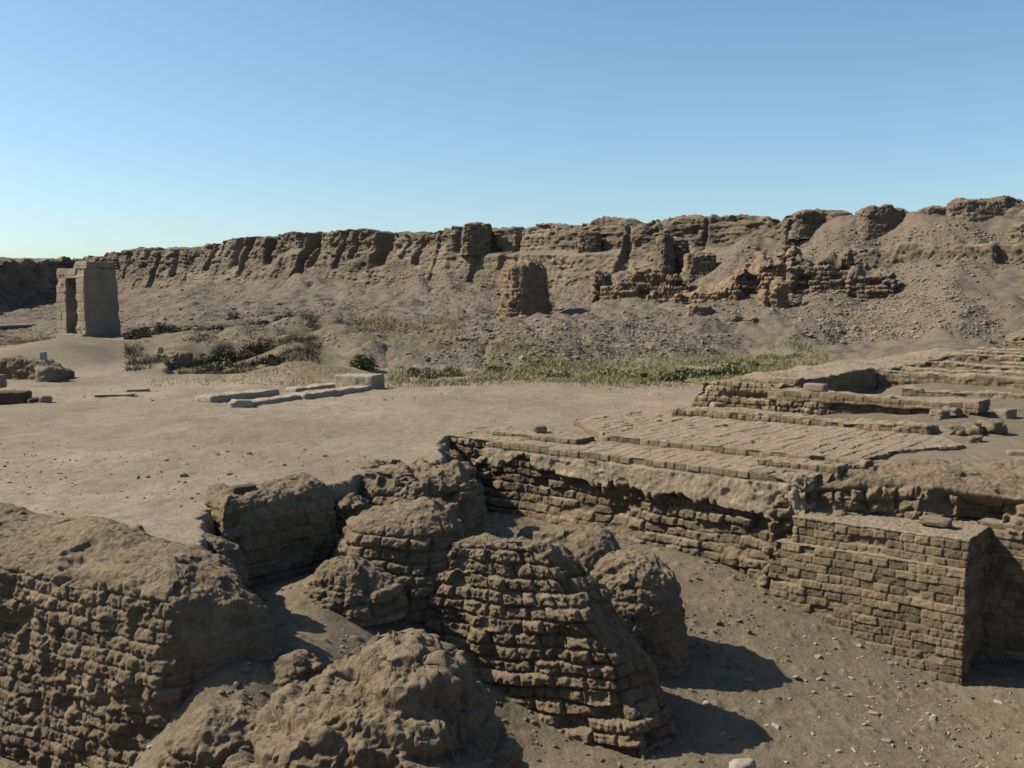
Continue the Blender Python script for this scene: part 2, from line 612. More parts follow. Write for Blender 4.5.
def ground(x, y, detail=True):
    fz, slope = far_z(x, y)
    z = fz
    for bx, by, rx, ry, h in BUMPS:
        z = z + h * np.exp(-(((x - bx) / rx) ** 2 + ((y - by) / ry) ** 2) * 1.3)
    pxx = 512 + 1000 * x / np.maximum(y, 1)
    cut = ss(164, 170, pxx + 3 * n2(y * .8, y * 0, 44)) * (1 - ss(215, 300, pxx)) * ss(32, 34.5, y) * (1 - ss(39.5, 40.6, y + .5 * n2(x * .9, x * 0, 45)))
    z = z * (1 - .93 * cut)
    a, b = to_ab(x, y)
    site = ss(-4.2, -3.2, a) * ss(.1, .6, b) * (1 - ss(26, 34, b)) * (1 - ss(16, 24, a))
    z = z + site * (.02 + .012 * np.clip(b, 0, 20)) * ss(1.5, 4.5, a + .25 * b)
    near = (y < 22) & (np.abs(x) < 16)
    pm = np.zeros(x.shape)
    if near.any():
        xs, ys = x[near], y[near]
        sd = poly_sd(xs, ys, PIT) + .06 * n2(xs * 1.7, ys * 1.7, 3) + .07 * f2(xs * 5, ys * 5, 3, 4, .6)
        m = 1 - ss(-.16, .05, sd)
        zz = z[near]
        pz = pit_z(xs, ys)
        for bx, by, rx, ry, h in BUMPS[2:4]:
            pz = pz + h * np.exp(-(((xs - bx) / rx) ** 2 + ((ys - by) / ry) ** 2) * 1.3)
        z = z.copy()
        z[near] = zz * (1 - m) + pz * m
        pm[near] = m
    if detail:
        z = z + .05 * f2(x * .35, y * .35, 3, 50) * (1 + slope * 3.) + .02 * f2(x * 1.6, y * 1.6, 3, 60) * (1 + 2 * slope - .5 * pm)
        z = z + .006 * f2(x * 9, y * 9, 3, 70) * (1 + .1 * pm + 2 * slope)
        if near.any():
            w, v = worley(x[near] * 5.5, y[near] * 5.5, 5)
            z[near] += pm[near] * np.clip(.4 - w, 0, 1) * .10 * (v > .8)
            w, v = worley(x[near] * 11, y[near] * 11, 6)
            z[near] += np.clip(.38 - w, 0, 1) * .045 * (v > .8) * (.35 + pm[near])
        fs = slope > .05
        if fs.any():
            xs, ys = x[fs], y[fs]
            w, v = worley(xs * 1.5, ys * 1.5, 15)
            z[fs] += slope[fs] * np.clip(.5 - w, 0, 1) * .14 * (v > .7) * ss(-.2, .5, f2(xs * .15, ys * .15, 2, 90))
            w, v = worley(xs * 3.2, ys * 3.2, 16)
            z[fs] += slope[fs] * np.clip(.45 - w, 0, 1) * .08 * (v > .6)
            px_ = 512 + 1000 * xs / np.maximum(ys, 1)
            c_ = (px_ - 512) / 1000
            yw_ = 60 + 67 * (30.7 - 60 * c_) / (79.2 + 67 * c_)
            tal = ss(14, 1, yw_ - ys) * ss(110, 160, px_) * (1 - ss(600, 680, px_)) * (ys < yw_ + 3)
            z[fs] += tal * (.6 * ss(-.1, .8, n2(px_ * .023, px_ * 0, 91)) + .3 * n2(px_ * .06, px_ * 0, 92))
            z[fs] += slope[fs] * .26 * np.abs(f2(xs * .5, ys * .25, 3, 95))
    return z, slope, pm


def gz(x, y):
    z, _, _ = ground(np.array([float(x)]), np.array([float(y)]))
    return float(z[0])


def axis_pts(segs):
    out = [segs[0][0]]
    for a, b, s0, s1 in segs:
        x = a
        while x < b - 1e-6:
            t = (x - a) / (b - a)
            x = x + s0 + (s1 - s0) * t
            out.append(min(x, b))
    return np.unique(np.round(out, 4))


gx = axis_pts([(-2600, -120, 700, 30), (-120, -60, 4, .5), (-60, -20, .35, .16), (-20, -8, .13, .06), (-8, 8.5, .03, .03),
               (8.5, 20, .06, .12), (20, 45, .14, .25), (45, 120, .5, 6), (120, 2600, 30, 700)])
gy = axis_pts([(-60, 2, 8, 1), (2, 7.5, .8, .08), (7.5, 17, .03, .035), (17, 30, .035, .07), (30, 70, .08, .14), (70, 135, .18, .4),
               (135, 400, 2, 40), (400, 5000, 80, 900)])
XX, YY = np.meshgrid(gx, gy)
ZZ, SL, PM = ground(XX, YY)
zone = np.zeros(XX.shape + (3,))
zone[..., 0] = np.clip(SL * 1.0, 0, 1)
A_, B_ = to_ab(XX, YY)
sitem = ss(2.6, 4., A_) * ss(.3, .8, B_) * (1 - ss(9, 12, B_))
zone[..., 1] = np.clip(ss(.55, 1, PM) * .9 + .75 * sitem + .5 * ss(.1, .5, f2(XX * .25, YY * .25, 3, 20)) * (1 - SL) * .5, 0, 1)
PXg = 512 + 1000 * XX / np.maximum(YY, 1)
strip = ss(27, 33, YY) * (1 - ss(37, 50, YY)) * ss(120, 200, PXg) * (1 - ss(760, 830, PXg))
leftg = ss(50, 54, YY) * (1 - ss(66, 72, YY)) * (1 - ss(60, 90, PXg))
bench = ss(44, 49, YY) * (1 - ss(55, 60, YY)) * ss(350, 380, PXg) * (1 - ss(440, 470, PXg))
bankm = ss(32.5, 34, YY) * (1 - ss(46, 56, YY)) * ss(120, 150, PXg) * (1 - ss(300, 345, PXg))
gatem = .62 * np.exp(-((XX + 18.2) / 5.) ** 2 * 1.2 - ((YY - 41.5) / 8.5) ** 2 * 1.2) * (1 - ss(124, 140, PXg) * .3)
terr = 1. * ss(-1, .5, A_) * ss(5.5, 7, B_) * (1 - ss(30, 36, B_))
zone[..., 1] = np.clip(zone[..., 1] + bankm * (.75 + .25 * ss(-.4, .2, f2(XX * .4, YY * .4, 3, 34))) + gatem + terr, 0, 1)
zone[..., 2] = np.clip((strip * .8 + leftg + bench * .8) * ss(-.3, .3, f2(XX * .4, YY * .4, 3, 33) + .15), 0, 1)
g = mesh_obj('ground', np.stack([XX, YY, ZZ], -1).reshape(-1, 3), grid_faces(len(gy), len(gx), False), M['ground'],
             origin=(0, 0, 0), attr=zone.reshape(-1, 3))
tag(g, 'dusty sunlit earth court running from the dug pit to the rubble slope', 'ground', kind='structure')
del XX, YY, ZZ, SL, PM, zone, A_, B_, PXg, strip, leftg, bench, sitem


def zattr(mask, tone=None, dust=None):
    n = len(mask)
    out = np.zeros((n, 3))
    out[:, 0] = mask
    out[:, 1] = .5 if tone is None else tone
    out[:, 2] = 1. if dust is None else dust
    return out


# ------------------------------------------------------------------ displacement recipes
class Tone:
    v = None


def eroded(L=.34, h=.16, seed=0, relief=.035, groove=.04, gw=.03, amp=.06, ero=(.0, .6), tilt=(0, 0), miss=.05, missd=.06,
           capamp=.05, rough=.018, freq=1.6, soil=True, crumb=.016):
    """slumped mud brick: courses show where the face has not melted away"""
    def f(P, U, cap, N):
        v = P[..., 2] + tilt[0] * P[..., 0] + tilt[1] * P[..., 1] + .03 * f2(P[..., 0] * .9, P[..., 1] * .9, 2, seed + 3)
        u = U + .05 * P[..., 2] * 0
        d, p, r = brick_d(u, v, L, h, seed, relief, groove, gw, miss, missd, warp=.03)
        q = f3(P, freq, 4, seed + 20)
        side = 1 - ss(.45, .8, N[..., 2])
        k = (.5 + .5 * ss(ero[0] - .3, ero[1] - .1, q + .35)) * side
        big = amp * f3(P, 1.1, 3, seed + 40)
        fine = rough * f3(P, 11, 4, seed + 60, .65) + (.007 + .12 * rough) * f3(P, 27, 2, seed + 61, .8)
        pit = -.05 * ss(.45, .8, f3(P, 3.2, 2, seed + 80))
        calm = .6 + .4 * side
        l1 = np.abs(n3(P[..., 0] * 7, P[..., 1] * 7, P[..., 2] * 9, seed + 71))
        l2 = np.abs(n3(P[..., 0] * 15, P[..., 1] * 15, P[..., 2] * 19, seed + 72))
        fine = calm * (fine + crumb * (2.2 * (l1 - .25) * ss(-.3, .4, q) + 1.3 * (l2 - .25)))
        ridge = .75 * capamp * (f3(P, 1.9, 4, seed + 90, .5) - .35 * np.abs(f3(P, 4.5, 3, seed + 91))) * (1 - side)
        lump = (1 - side) * .012 * f3(P, 7, 3, seed + 95)
        Tone.v = (np.clip(.5 + (r - .5) * .5 * k, 0, 1)).reshape(-1)
        m = ss(.70, .9, N[..., 2]) * ss(-.6, .1, f3(P, 1.4, 3, seed + 99)) * (1 if soil else 0)
        return d * k + big + fine + pit + ridge + lump, m
    return f


def laid(L=.3, h=.12, seed=0, relief=.012, groove=.02, gw=.02, rough=.006, amp=.015, capL=None, caph=None, miss=.01, missd=.04,
         caprelief=.012, dirt=0.):
    """well kept brickwork, top bricks visible too"""
    def f(P, U, cap, N):
        d, p, r = brick_d(U, P[..., 2], L, h, seed, relief, groove, gw, miss, missd, warp=.012, jit=.3)
        up = ss(.5, .8, N[..., 2])
        a, b = to_ab(P[..., 0], P[..., 1])
        dc, pc, rc = brick_d(b, a, capL or .33, caph or .17, seed + 50, caprelief, groove, gw, miss, missd, warp=.012)
        D = d * (1 - up) + dc * up * (1 - dirt)
        D = D + amp * f3(P, 1.4, 3, seed + 10) + rough * f3(P, 14, 3, seed + 30, .6)
        Tone.v = np.clip(.5 + (np.where(up > .5, rc, r) - .5) * .9, 0, 1).reshape(-1)
        return D, up * dirt
    return f


def ruin(name, mat, levels, du, disp, label, cat='wall', group=None, parent=None, dust=1., **kw):
    V, F, m = loft(levels, du, disp, **kw)
    o = mesh_obj(name, V, F, M[mat], parent, attr=zattr(m, Tone.v, dust))
    if parent is None:
        tag(o, label, cat, group)
    return o


def ell(cx, cy, a, b, z, rot=0., n=16, p=2.6, seed=0, wob=.08):
    out = []
    r = random.Random(seed)
    ph = [r.uniform(0, 6.28) for _ in range(3)]
    for k in range(n):
        t = 2 * math.pi * k / n
        c, s = math.cos(t), math.sin(t)
        q = (abs(c) ** p + abs(s) ** p) ** (-1 / p)
        q *= 1 + wob * math.sin(2 * t + ph[0]) + wob * .6 * math.sin(3 * t + ph[1]) + wob * .4 * math.sin(5 * t + ph[2])
        x, y = a * c * q, b * s * q
        out.append((cx + x * math.cos(rot) - y * math.sin(rot), cy + x * math.sin(rot) + y * math.cos(rot), z))
    return out


def offset(poly, d, z):
    """polygon (counter-clockwise, list of xy) pushed outwards by d at height z"""
    P = np.asarray(poly, float)[:, :2]
    n = len(P)
    out = []
    for i in range(n):
        e0 = P[i] - P[i - 1]
        e1 = P[(i + 1) % n] - P[i]
        n0 = np.array((e0[1], -e0[0])) / np.linalg.norm(e0)
        n1 = np.array((e1[1], -e1[0])) / np.linalg.norm(e1)
        dd = d[i] if hasattr(d, '__len__') else d
        v = n0 + n1
        v = v / max(.35, (v @ v) / 2)
        q = P[i] + v * dd
        out.append((q[0], q[1], z[i] if hasattr(z, '__len__') else z))
    return out


# ------------------------------------------------------------------ foreground ruins
# long wall at the left, cut off in a smooth end face
lw = [(-7.8, 11.3), (-5.0, 9.78), (-3.1, 8.78), (-2.38, 9.42), (-2.62, 9.95), (-3.2, 10.5), (-6.2, 12.25), (-8.8, 13.6)]
lt = [-.02, .0, -.05, -.19, -.14, .02, .09, .09]


def lw_disp(P, U, cap, N):
    base = eroded(.23, .125, 21, .02, .026, .025, .06, (-.3, .2), miss=.07, missd=.05, capamp=.015, rough=.013, crumb=.014)
    D, m = base(P, U, cap, N)
    end = .85 * ss(.2, .6, N[..., 0]) * (1 - ss(.5, .8, N[..., 2])) * ss(-.5, .1, f3(P, 1.5, 3, 4) + .35)     # the end is plastered with smooth mud
    we, ve = worley(U * 9, P[..., 2] * 10, 9)
    sm = .07 * f3(P, 1.6, 4, 5) + .02 * f3(P, 9, 4, 6, .65) + .03 * (ve - .5) * ss(-.2, .4, f3(P, 2.0, 2, 10)) - .05 * ss(.25, .6, f3(P, 2.4, 3, 7))
    D = D * (1 - end) + sm * end
    flute = .022 * f2(U * 7.5, P[..., 2] * 2.2, 3, 77, .6) * (1 - end) * (1 - ss(.4, .7, N[..., 2]))
    return D + flute, m


ruin('mud_brick_wall', 'mud', [offset(lw, [.3, .3, .22, .5, .5, .1, 0, 0], -2.4), offset(lw, [.16, .16, .1, .22, .2, .05, 0, 0], -.95),
                               offset(lw, [.02] * 8, [z - .25 for z in lt]), offset(lw, [-.05, -.05, -.10, -.16, -.14, -.08, -.05, -.05], lt)], .0135, lw_disp,
     'long eroded mud brick wall at the left, its smooth end face in dark shade', 'wall', corner=.11, rim=.10,
     spine=((-7.9, 12.3), (-3.35, 9.75)), dome=.06, topvar=.05, topfreq=1.1, seed=3)

# stub behind it, shaded face to the front
st = [(-3.52, 11.95), (-2.38, 13.1), (-2.85, 13.75), (-3.95, 12.8)]
ruin('wall_stub', 'mud', [offset(st, [.2, .16, .1, .2], -1.8), offset(st, .1, -.6), offset(st, .02, [.12, .04, .06, .14]),
                          offset(st, -.10, [.24, .15, .17, .24])], .015,
     eroded(.4, .17, 33, .02, .025, .03, .08, (.1, .7), miss=.04, capamp=.05, rough=.016),
     'squat mud brick stub with a shaded flat face behind the long left wall', 'wall stub', corner=.1, rim=.07,
     spine=((-3.5, 12.55), (-2.8, 13.25)), dome=.05, topvar=.05, topfreq=2)

# stub at the corner of the court
ruin('wall_stub', 'mud', [ell(-1.55, 14.7, 1.32, .85, -1.7, -.3, seed=5), ell(-1.55, 14.75, 1.18, .76, -.45, -.3, seed=6),
                          ell(-1.47, 14.8, .92, .66, 0.0, -.3, seed=7), ell(-1.5, 14.8, .72, .52, .14, -.3, seed=8)], .016,
     eroded(.34, .15, 43, .05, .05, .035, .10, (0, .6), miss=.1, missd=.09, capamp=.07, rough=.022),
     'ragged low mud brick stub at the corner of the court behind the barrel shaped stump', 'wall stub', corner=.05, rim=.06, dome=.04, topvar=.08, topfreq=2.2)

# barrel shaped stump with round courses
ruin('brick_stump', 'mud', [ell(-1.6, 12.55, 1.05, .85, -2.2, seed=9, wob=.05), ell(-1.5, 12.55, .92, .76, -1.2, seed=10, wob=.04),
                            ell(-1.42, 12.6, .82, .68, -.6, seed=11, wob=.04), ell(-1.36, 12.65, .74, .6, -.2, seed=12, wob=.04),
                            ell(-1.33, 12.7, .44, .38, 0.0, seed=13, wob=.04)], .0125,
     eroded(.33, .15, 53, .036, .046, .04, .06, (-.5, .0), miss=.07, missd=.06, capamp=.045, rough=.013, crumb=.012),
     'barrel shaped eroded brick stump with rounded courses, standing in the middle of the pit', 'brick stump', corner=.05, rim=.09, dome=.06, topvar=.04, topfreq=2)

# the big stump, its ridge running down to the right
bb = [(-1.2, 11.8), (.2, 11.12), (1.62, 10.62), (2.0, 11.05), (1.75, 11.75), (.6, 12.5), (-.5, 12.6), (-1.25, 12.3)]
bm = [(-1.06, 11.85), (-.05, 11.38), (1.05, 10.95), (1.76, 11.22), (1.5, 11.7), (.55, 12.25), (-.45, 12.4), (-1.08, 12.2)]
bt = [(-.72, 11.85), (-.25, 11.62), (.25, 11.42), (.95, 11.42), (1.0, 11.64), (.45, 11.95), (-.3, 12.12), (-.74, 12.02)]
ruin('brick_stump', 'mud', [[(x, y, -2.9) for x, y in bb], [(x, y, z) for (x, y), z in zip(bm, (-1.05, -1.1, -1.3, -1.75, -1.7, -1.1, -.8, -.9))],
                            [(x, y, z) for (x, y), z in zip(bt, (-.36, -.24, -.24, -.55, -.55, -.30, -.14, -.26))]], .0125,
     eroded(.33, .155, 63, .038, .042, .04, .08, (-.5, .1), tilt=(-.06, 0), miss=.09, missd=.08, capamp=.07, rough=.014, crumb=.012),
     'largest brick stump of the pit, sloping down to a low right end', 'brick stump', corner=.09, rim=.10,
     spine=((-.35, 11.86, -.2), (.65, 11.62, -.42)), dome=.06, topvar=.06, topfreq=2.2)

# round stump behind its right end
ruin('brick_stump', 'mud', [ell(1.55, 12.75, .85, .75, -2.7, seed=14), ell(1.58, 12.75, .66, .58, -1.6, seed=15, wob=.05), ell(1.56, 12.8, .54, .46, -.95, seed=16, wob=.05),
                            ell(1.53, 12.85, .36, .3, -.74, seed=17, wob=.05)], .0135,
     eroded(.36, .17, 73, .03, .03, .045, .07, (0, .7), miss=.05, capamp=.06, rough=.018),
     'round topped stump behind the right end of the largest brick stump, casting a pointed shadow', 'brick stump', corner=.05, rim=.09, dome=.05, topvar=.05, topfreq=2.5)

# low flat mound behind
ruin('earth_mound', 'mud', [ell(.8, 14.5, 1.05, .75, -1.9, -.2, seed=18), ell(.8, 14.5, .88, .62, -1.1, -.2, seed=19), ell(.78, 14.55, .7, .46, -.78, -.2, seed=20)], .016,
     eroded(.36, .17, 83, .02, .02, .04, .06, (.4, 1.), capamp=.03, rough=.012),
     'low flat topped dark mound between the brick stumps and the platform wall', 'earth mound', corner=.05, rim=.1, dome=.06, topvar=.04)

# nearest mound, at the bottom edge of the picture
def m4(P, U, cap, N):
    D, m = eroded(.40, .18, 93, .03, .035, .06, .12, (.3, 1.), tilt=(.12, .05), miss=.14, missd=.09, capamp=.09, rough=.018, soil=False, crumb=.035)(P, U, cap, N)
    st = P[..., 2] + .22 * P[..., 0] + .1 * f2(P[..., 0] * 1.6, P[..., 1] * 1.6, 3, 8)
    fr = (st / .25) % 1.
    D = D + .06 * f3(P, 2.3, 2, 97) - .05 * ss(.2, .55, f3(P, 3.1, 2, 96)) + .10 * (ss(0, .35, fr) - ss(.7, 1., fr)) * (.5 + .5 * ss(-.3, .3, f3(P, 1.3, 2, 98)))
    return D, m


ruin('brick_stump', 'mud', [ell(-1.4, 8.1, 1.9, 1.4, -2.9, .1, seed=22), ell(-1.25, 8.15, 1.36, 1.0, -1.35, .1, seed=23, wob=.07), ell(-1.1, 8.2, .98, .78, -.84, .1, seed=24, wob=.07),
                            ell(-.97, 8.25, .52, .45, -.50, .1, seed=25, wob=.07)], .0115, m4,
     'nearest stump at the bottom edge of the picture, slumped into lumpy ledges', 'brick stump', corner=.06, rim=.12, dome=.08, topvar=.07, topfreq=2)

# lumps of fallen brick between wall and stumps
for k, (x, y, s, lab) in enumerate([(-2.35, 8.35, .62, 'rounded clod of fallen brick between the long left wall and the nearest stump'),
                                    (-2.05, 9.15, .3, 'pale clod in front of the deep shade of the left wall end'),
                                    (-3.0, 7.85, .6, 'low clod at the foot of the long left wall near the bottom edge'),
                                    (-3.42, 11.0, .42, 'rough earth lump closing the gap between the long left wall and the shaded stub'),
                                    (-2.24, 13.75, .34, 'rough earth lump in the gap right of the shaded stub'),
                                    (-1.22, 18.2, .5, 'rough earth lump against the left end of the platform wall'),
                                    (-1.98, 11.75, .62, 'low clod leaning on the left foot of the barrel shaped stump')]):
    zb = gz(x, y) if k not in (3, 4, 5) else (-.22, -.24, -.3)[k - 3]
    ruin('brick_clod', 'mud', [ell(x, y, s * 1.05, s * .85, zb - (.3 if k not in (3, 4, 5) else 1.), k, seed=60 + k), ell(x, y, s * .9, s * .7, zb + .1 * s, k, seed=70 + k), ell(x, y, s * .5, s * .42, zb + .42 * s, k, seed=80 + k)],
         .013, eroded(.3, .15, 200 + 13 * k, .03, .03, .04, .06, (.2, .8), capamp=.07, rough=.02), lab, 'clod', corner=.03, rim=.07, dome=.05)

# ------------------------------------------------------------------ platform, terrace walls
ZP = .0


def pf_disp(P, U, cap, N):
    a, b = to_ab(P[..., 0], P[..., 1])
    front = ss(.3, .6, -(N[..., 0] * DB[0] + N[..., 1] * DB[1])) * (1 - ss(.5, .8, N[..., 2]))
    z = P[..., 2]
    edge = -.47 + .23 * f2(a * .95, a * 0 + 3.3, 2, 12) + .11 * f2(a * 2.6 + 1.5 * n2(a * 1.3, a * 0, 5), z * 1.2, 4, 13, .65) - .22 * ss(1.3, 2.5, a)
    plast = ss(-.012, .012, z - edge) * ss(-3.5, -3.2, a + .3 * n2(z * 4, z * 0, 4))
    topc = ss(-.15, -.135, z + .012 * n2(a * 6, z * 0, 15))
    d, p, r = brick_d(a, z, .32, .15, 111, .05, .055, .035, .12, .09, warp=.03)
    dt, pt, rt = brick_d(a, z, .19, .125, 112, .012, .022, .016, .02, .03, warp=.008)
    wp, vp = worley(a * 3 + .3 * n2(a * 3, z * 3, 6), z * 4, 7)
    pl = .03 * f3(P, 1.8, 4, 116) + .010 * f3(P, 11, 4, 117, .6) + .012 - .03 * (vp > .8) * ss(.5, .3, wp)
    wl, vl = worley(a * 12, z * 15, 8)
    d = d + .03 * (vl - .5) - .01 * ss(.4, .7, wl)
    low = d * (.5 + .5 * ss(-.3, .4, f3(P, 1.7, 3, 113))) - .065 + .06 * f3(P, .8, 2, 110) + .12 * ss(-.95, -1.4, z) + .09 * f3(P, 1.2, 3, 114) + .02 * f3(P, 9, 3, 115)
    up = ss(.5, .8, N[..., 2])
    dc, pc, rc = brick_d(a, b, .17, .33, 118, .012, .02, .02, .03, .02, warp=.012)
    D = low * (1 - plast) + (pl * (1 - topc) + dt * topc) * plast
    D = D * (1 - up) + (dc + .02 * f3(P, 2, 3, 119)) * up
    D = D - .16 * ss(2.3, 3.0, a) * np.clip(f3(P, 3, 4, 120) + .3, 0, 1)
    Tone.v = np.clip(.5 + (np.where(plast > .5, np.where(topc > .5, rt, .55), r) - .5) * .6, 0, 1).reshape(-1)
    m = plast * (1 - topc) * (1 - up) + up * .5 + topc * .35 * (1 - up)
    return D, m


# counter-clockwise seen from above
pfp = [ab(-4.15, 0), ab(3.05, 0), ab(3.05, 1.9), ab(-4.4, 1.9)]
ruin('platform_wall', 'mud_wall', [offset(pfp, [.12, .12, 0, .1], -2.0), offset(pfp, 0, -.75), offset(pfp, 0, [.02, -.01, -.01, .02])], .0165, pf_disp,
     'long low wall with pale plaster flaking off dark brick, front of the brick platform', 'wall', corner=.03, rim=.015,
     spine=(ab(-3.2, .95), ab(2.1, .95)), dome=.0)

pv = [ab(-1.35, 1.22), ab(3.35, 1.28), ab(3.5, 2.6), ab(4.25, 3.9), ab(3.5, 5.1), ab(-2.9, 5.1), ab(-3.2, 2.9)]
ruin('brick_pavement', 'brick_new', [offset(pv, .02, -.25), offset(pv, 0, .13)], .02, laid(.2, .125, 121, .014, .026, .022, .007, .014, .42, .235, .04, .03, .016),
     'weathered brick pavement on top of the platform, rows of bricks running back', 'pavement', corner=.012, rim=.012,
     spine=(ab(-1.4, 3.1), ab(2.2, 3.1)), dome=.01, dust=1.)

# step along the front of the pavement
for k, (a0, a1, b0, b1, z0, z1, lab) in enumerate([
        (-3.5, -1.5, .62, 1.2, -.1, .09, 'row of end-on bricks at the far left of the platform, beside a round stone'),
        (2.0, 3.3, .55, 1.0, -.1, .10, 'short raised course at the right front edge of the brick platform')]):
    q = [ab(a0, b0), ab(a1, b0), ab(a1, b1), ab(a0, b1)]
    ruin('brick_course', 'brick_new', [offset(q, .01, z0), offset(q, 0, z1)], .018, laid(.19, .12, 131 + k, .012, .022, .018, .007, .015, .36, .17),
         lab, 'brick course', corner=.015, rim=.015, spine=(ab(a0 + .3, (b0 + b1) / 2), ab(a1 - .3, (b0 + b1) / 2)), dome=.005)

# terrace wall, two lifts
tw0 = [ab(2.62, -.42), ab(5.34, -.36), ab(5.34, 1.2), ab(2.62, 1.2)]
tw1 = [ab(2.70, -.34), ab(5.36, -.30), ab(5.36, 1.2), ab(2.70, 1.2)]
tw2 = [ab(2.95, -.22), ab(5.36, -.2), ab(5.36, 1.2), ab(2.95, 1.2)]
tl = thing('terrace_wall', (*ab(4.1, .3), -2.4), 'neat restored brick wall with a sharp shaded corner, right side of the pit', 'wall')


def tw_disp(seed):
    f = laid(.27, .118, seed, .015, .017, .018, .010, .025, .2, .3, .035, .04, dirt=.95)

    def g(P, U, cap, N):
        D, m = f(P, U, cap, N)
        a, b = to_ab(P[..., 0], P[..., 1])
        rag = (1 - ss(2.6, 3.1, a)) * (1 - ss(.4, .7, N[..., 2]))
        D = D + rag * .09 * (_h(np.floor(P[..., 2] / .124), np.full(P.shape[:2], 3.)) - .6)
        inner = ss(.12, .22, b + .3) * ss(.5, .8, N[..., 2])
        m = inner * .9
        return D, m
    return g


ruin('lower_lift', 'brick_new', [offset(tw0, .06, -3.0), offset(tw1, 0, -.93)], .0125, tw_disp(141), None, corner=.012, rim=.014, parent=tl,
     spine=(ab(3.4, .45), ab(4.6, .45)), dome=.0)
ruin('upper_lift', 'brick_new', [offset(tw2, .0, -1.1), offset(tw2, 0, -.56)], .0125, tw_disp(151), None, corner=.012, rim=.014, parent=tl,
     spine=(ab(3.7, .5), ab(4.6, .5)), dome=.0)
# the next bay, set back behind the corner
rw0 = [ab(5.2, .80), ab(9.5, .80), ab(9.5, 1.7), ab(5.2, 1.7)]
tr = thing('terrace_wall', (*ab(7.3, .8), -2.5), 'set back brick wall bay right of the sharp corner, mostly in shadow', 'wall')
ruin('lower_lift', 'brick_new', [offset(rw0, .04, -3.1), offset(rw0, 0, -.93)], .016, tw_disp(161), None, corner=.012, rim=.014, parent=tr,
     spine=(ab(5.7, 1.25), ab(9.1, 1.25)), dome=.0)
rw1 = [ab(5.2, .87), ab(9.5, .87), ab(9.5, 1.7), ab(5.2, 1.7)]
ruin('upper_lift', 'brick_new', [offset(rw1, .0, -1.1), offset(rw1, 0, -.5)], .016, tw_disp(171), None, corner=.012, rim=.014, parent=tr,
     spine=(ab(5.7, 1.28), ab(9.1, 1.28)), dome=.0)

# rubble bank above the terrace wall
def rb_disp(P, U, cap, N):
    D, m = eroded(.30, .17, 181, .07, .075, .05, .09, (-.2, .4), miss=.15, missd=.12, capamp=.02, rough=.02)(P, U, cap, N)
    a, b = to_ab(P[..., 0], P[..., 1])
    side = 1 - ss(.5, .8, N[..., 2])
    D = D + side * (-.30 * ss(.1, .5, n2(a * 1.5 + 2.2, a * 0, 9)) * ss(4.4, 5.2, a) + .12 * f3(P, 2.2, 3, 187))
    return D, m


rb = [ab(2.6, -.06), ab(3.2, .22), ab(4.4, .82), ab(6.0, .86), ab(9.5, .9), ab(9.5, 3.2), ab(6, 3.2), ab(4.3, 2.6), ab(3.0, 1.6)]
rt_ = [-.10, -.02, .02, .03, .03, .12, .12, .1, .02]
ruin('rubble_bank', 'mud', [offset(rb, .12, -1.9), offset(rb, .04, -.5), offset(rb, -.06, [z - .14 for z in rt_]), offset(rb, -.35, rt_)], .0165, rb_disp,
     'crumbling bank of rough bricks above the ledge of the terrace wall', 'rubble bank', corner=.05, rim=.06,
     spine=(ab(4.1, 1.9, ), ab(8.4, 2.1)), dome=.03)

# low walls on the terrace behind
LOW = [  # a0,a1,b0,b1,z0,z1,L, label
    (-1.95, 3.35, 4.85, 5.45, .0, .27, 'single brick course along the back of the brick pavement'),
    (-1.1, 3.5, 7.75, 8.6, .0, .50, 'low wall with an undercut rubble front behind the brick pavement'),
    (-.55, 7.6, 13.6, 14.2, .1, .62, 'low chamber wall, nearest row right of the long flat topped wall'),
    (-.6, 6.8, 17.1, 17.7, .2, .72, 'low chamber wall, second row right of the long flat topped wall'),
    (-.7, 8.5, 21.0, 21.6, .2, .80, 'low chamber wall, third row right of the long flat topped wall'),
    (-.9, 10.5, 25.4, 26.0, .2, .84, 'low chamber wall, fourth row, with a pale block on it'),
    (-1., 12.5, 30.0, 30.7, .3, .95, 'low chamber wall, hindmost row at the foot of the scree'),
    (.9, 7.4, 11.0, 11.5, .0, .44, 'short low wall between the undercut low wall and the nearest chamber row'),
    (-.5, 6.4, 15.4, 15.9, .1, .64, 'thin chamber wall between the nearest and the second row'),
    (1.2, 8.2, 19.1, 19.6, .2, .70, 'thin chamber wall between the second and the third row'),
    (-.8, 9.6, 23.3, 23.8, .2, .80, 'thin chamber wall between the third and the fourth row'),
    (.6, 11.5, 27.8, 28.4, .2, .86, 'thin chamber wall between the fourth and the hindmost row')]
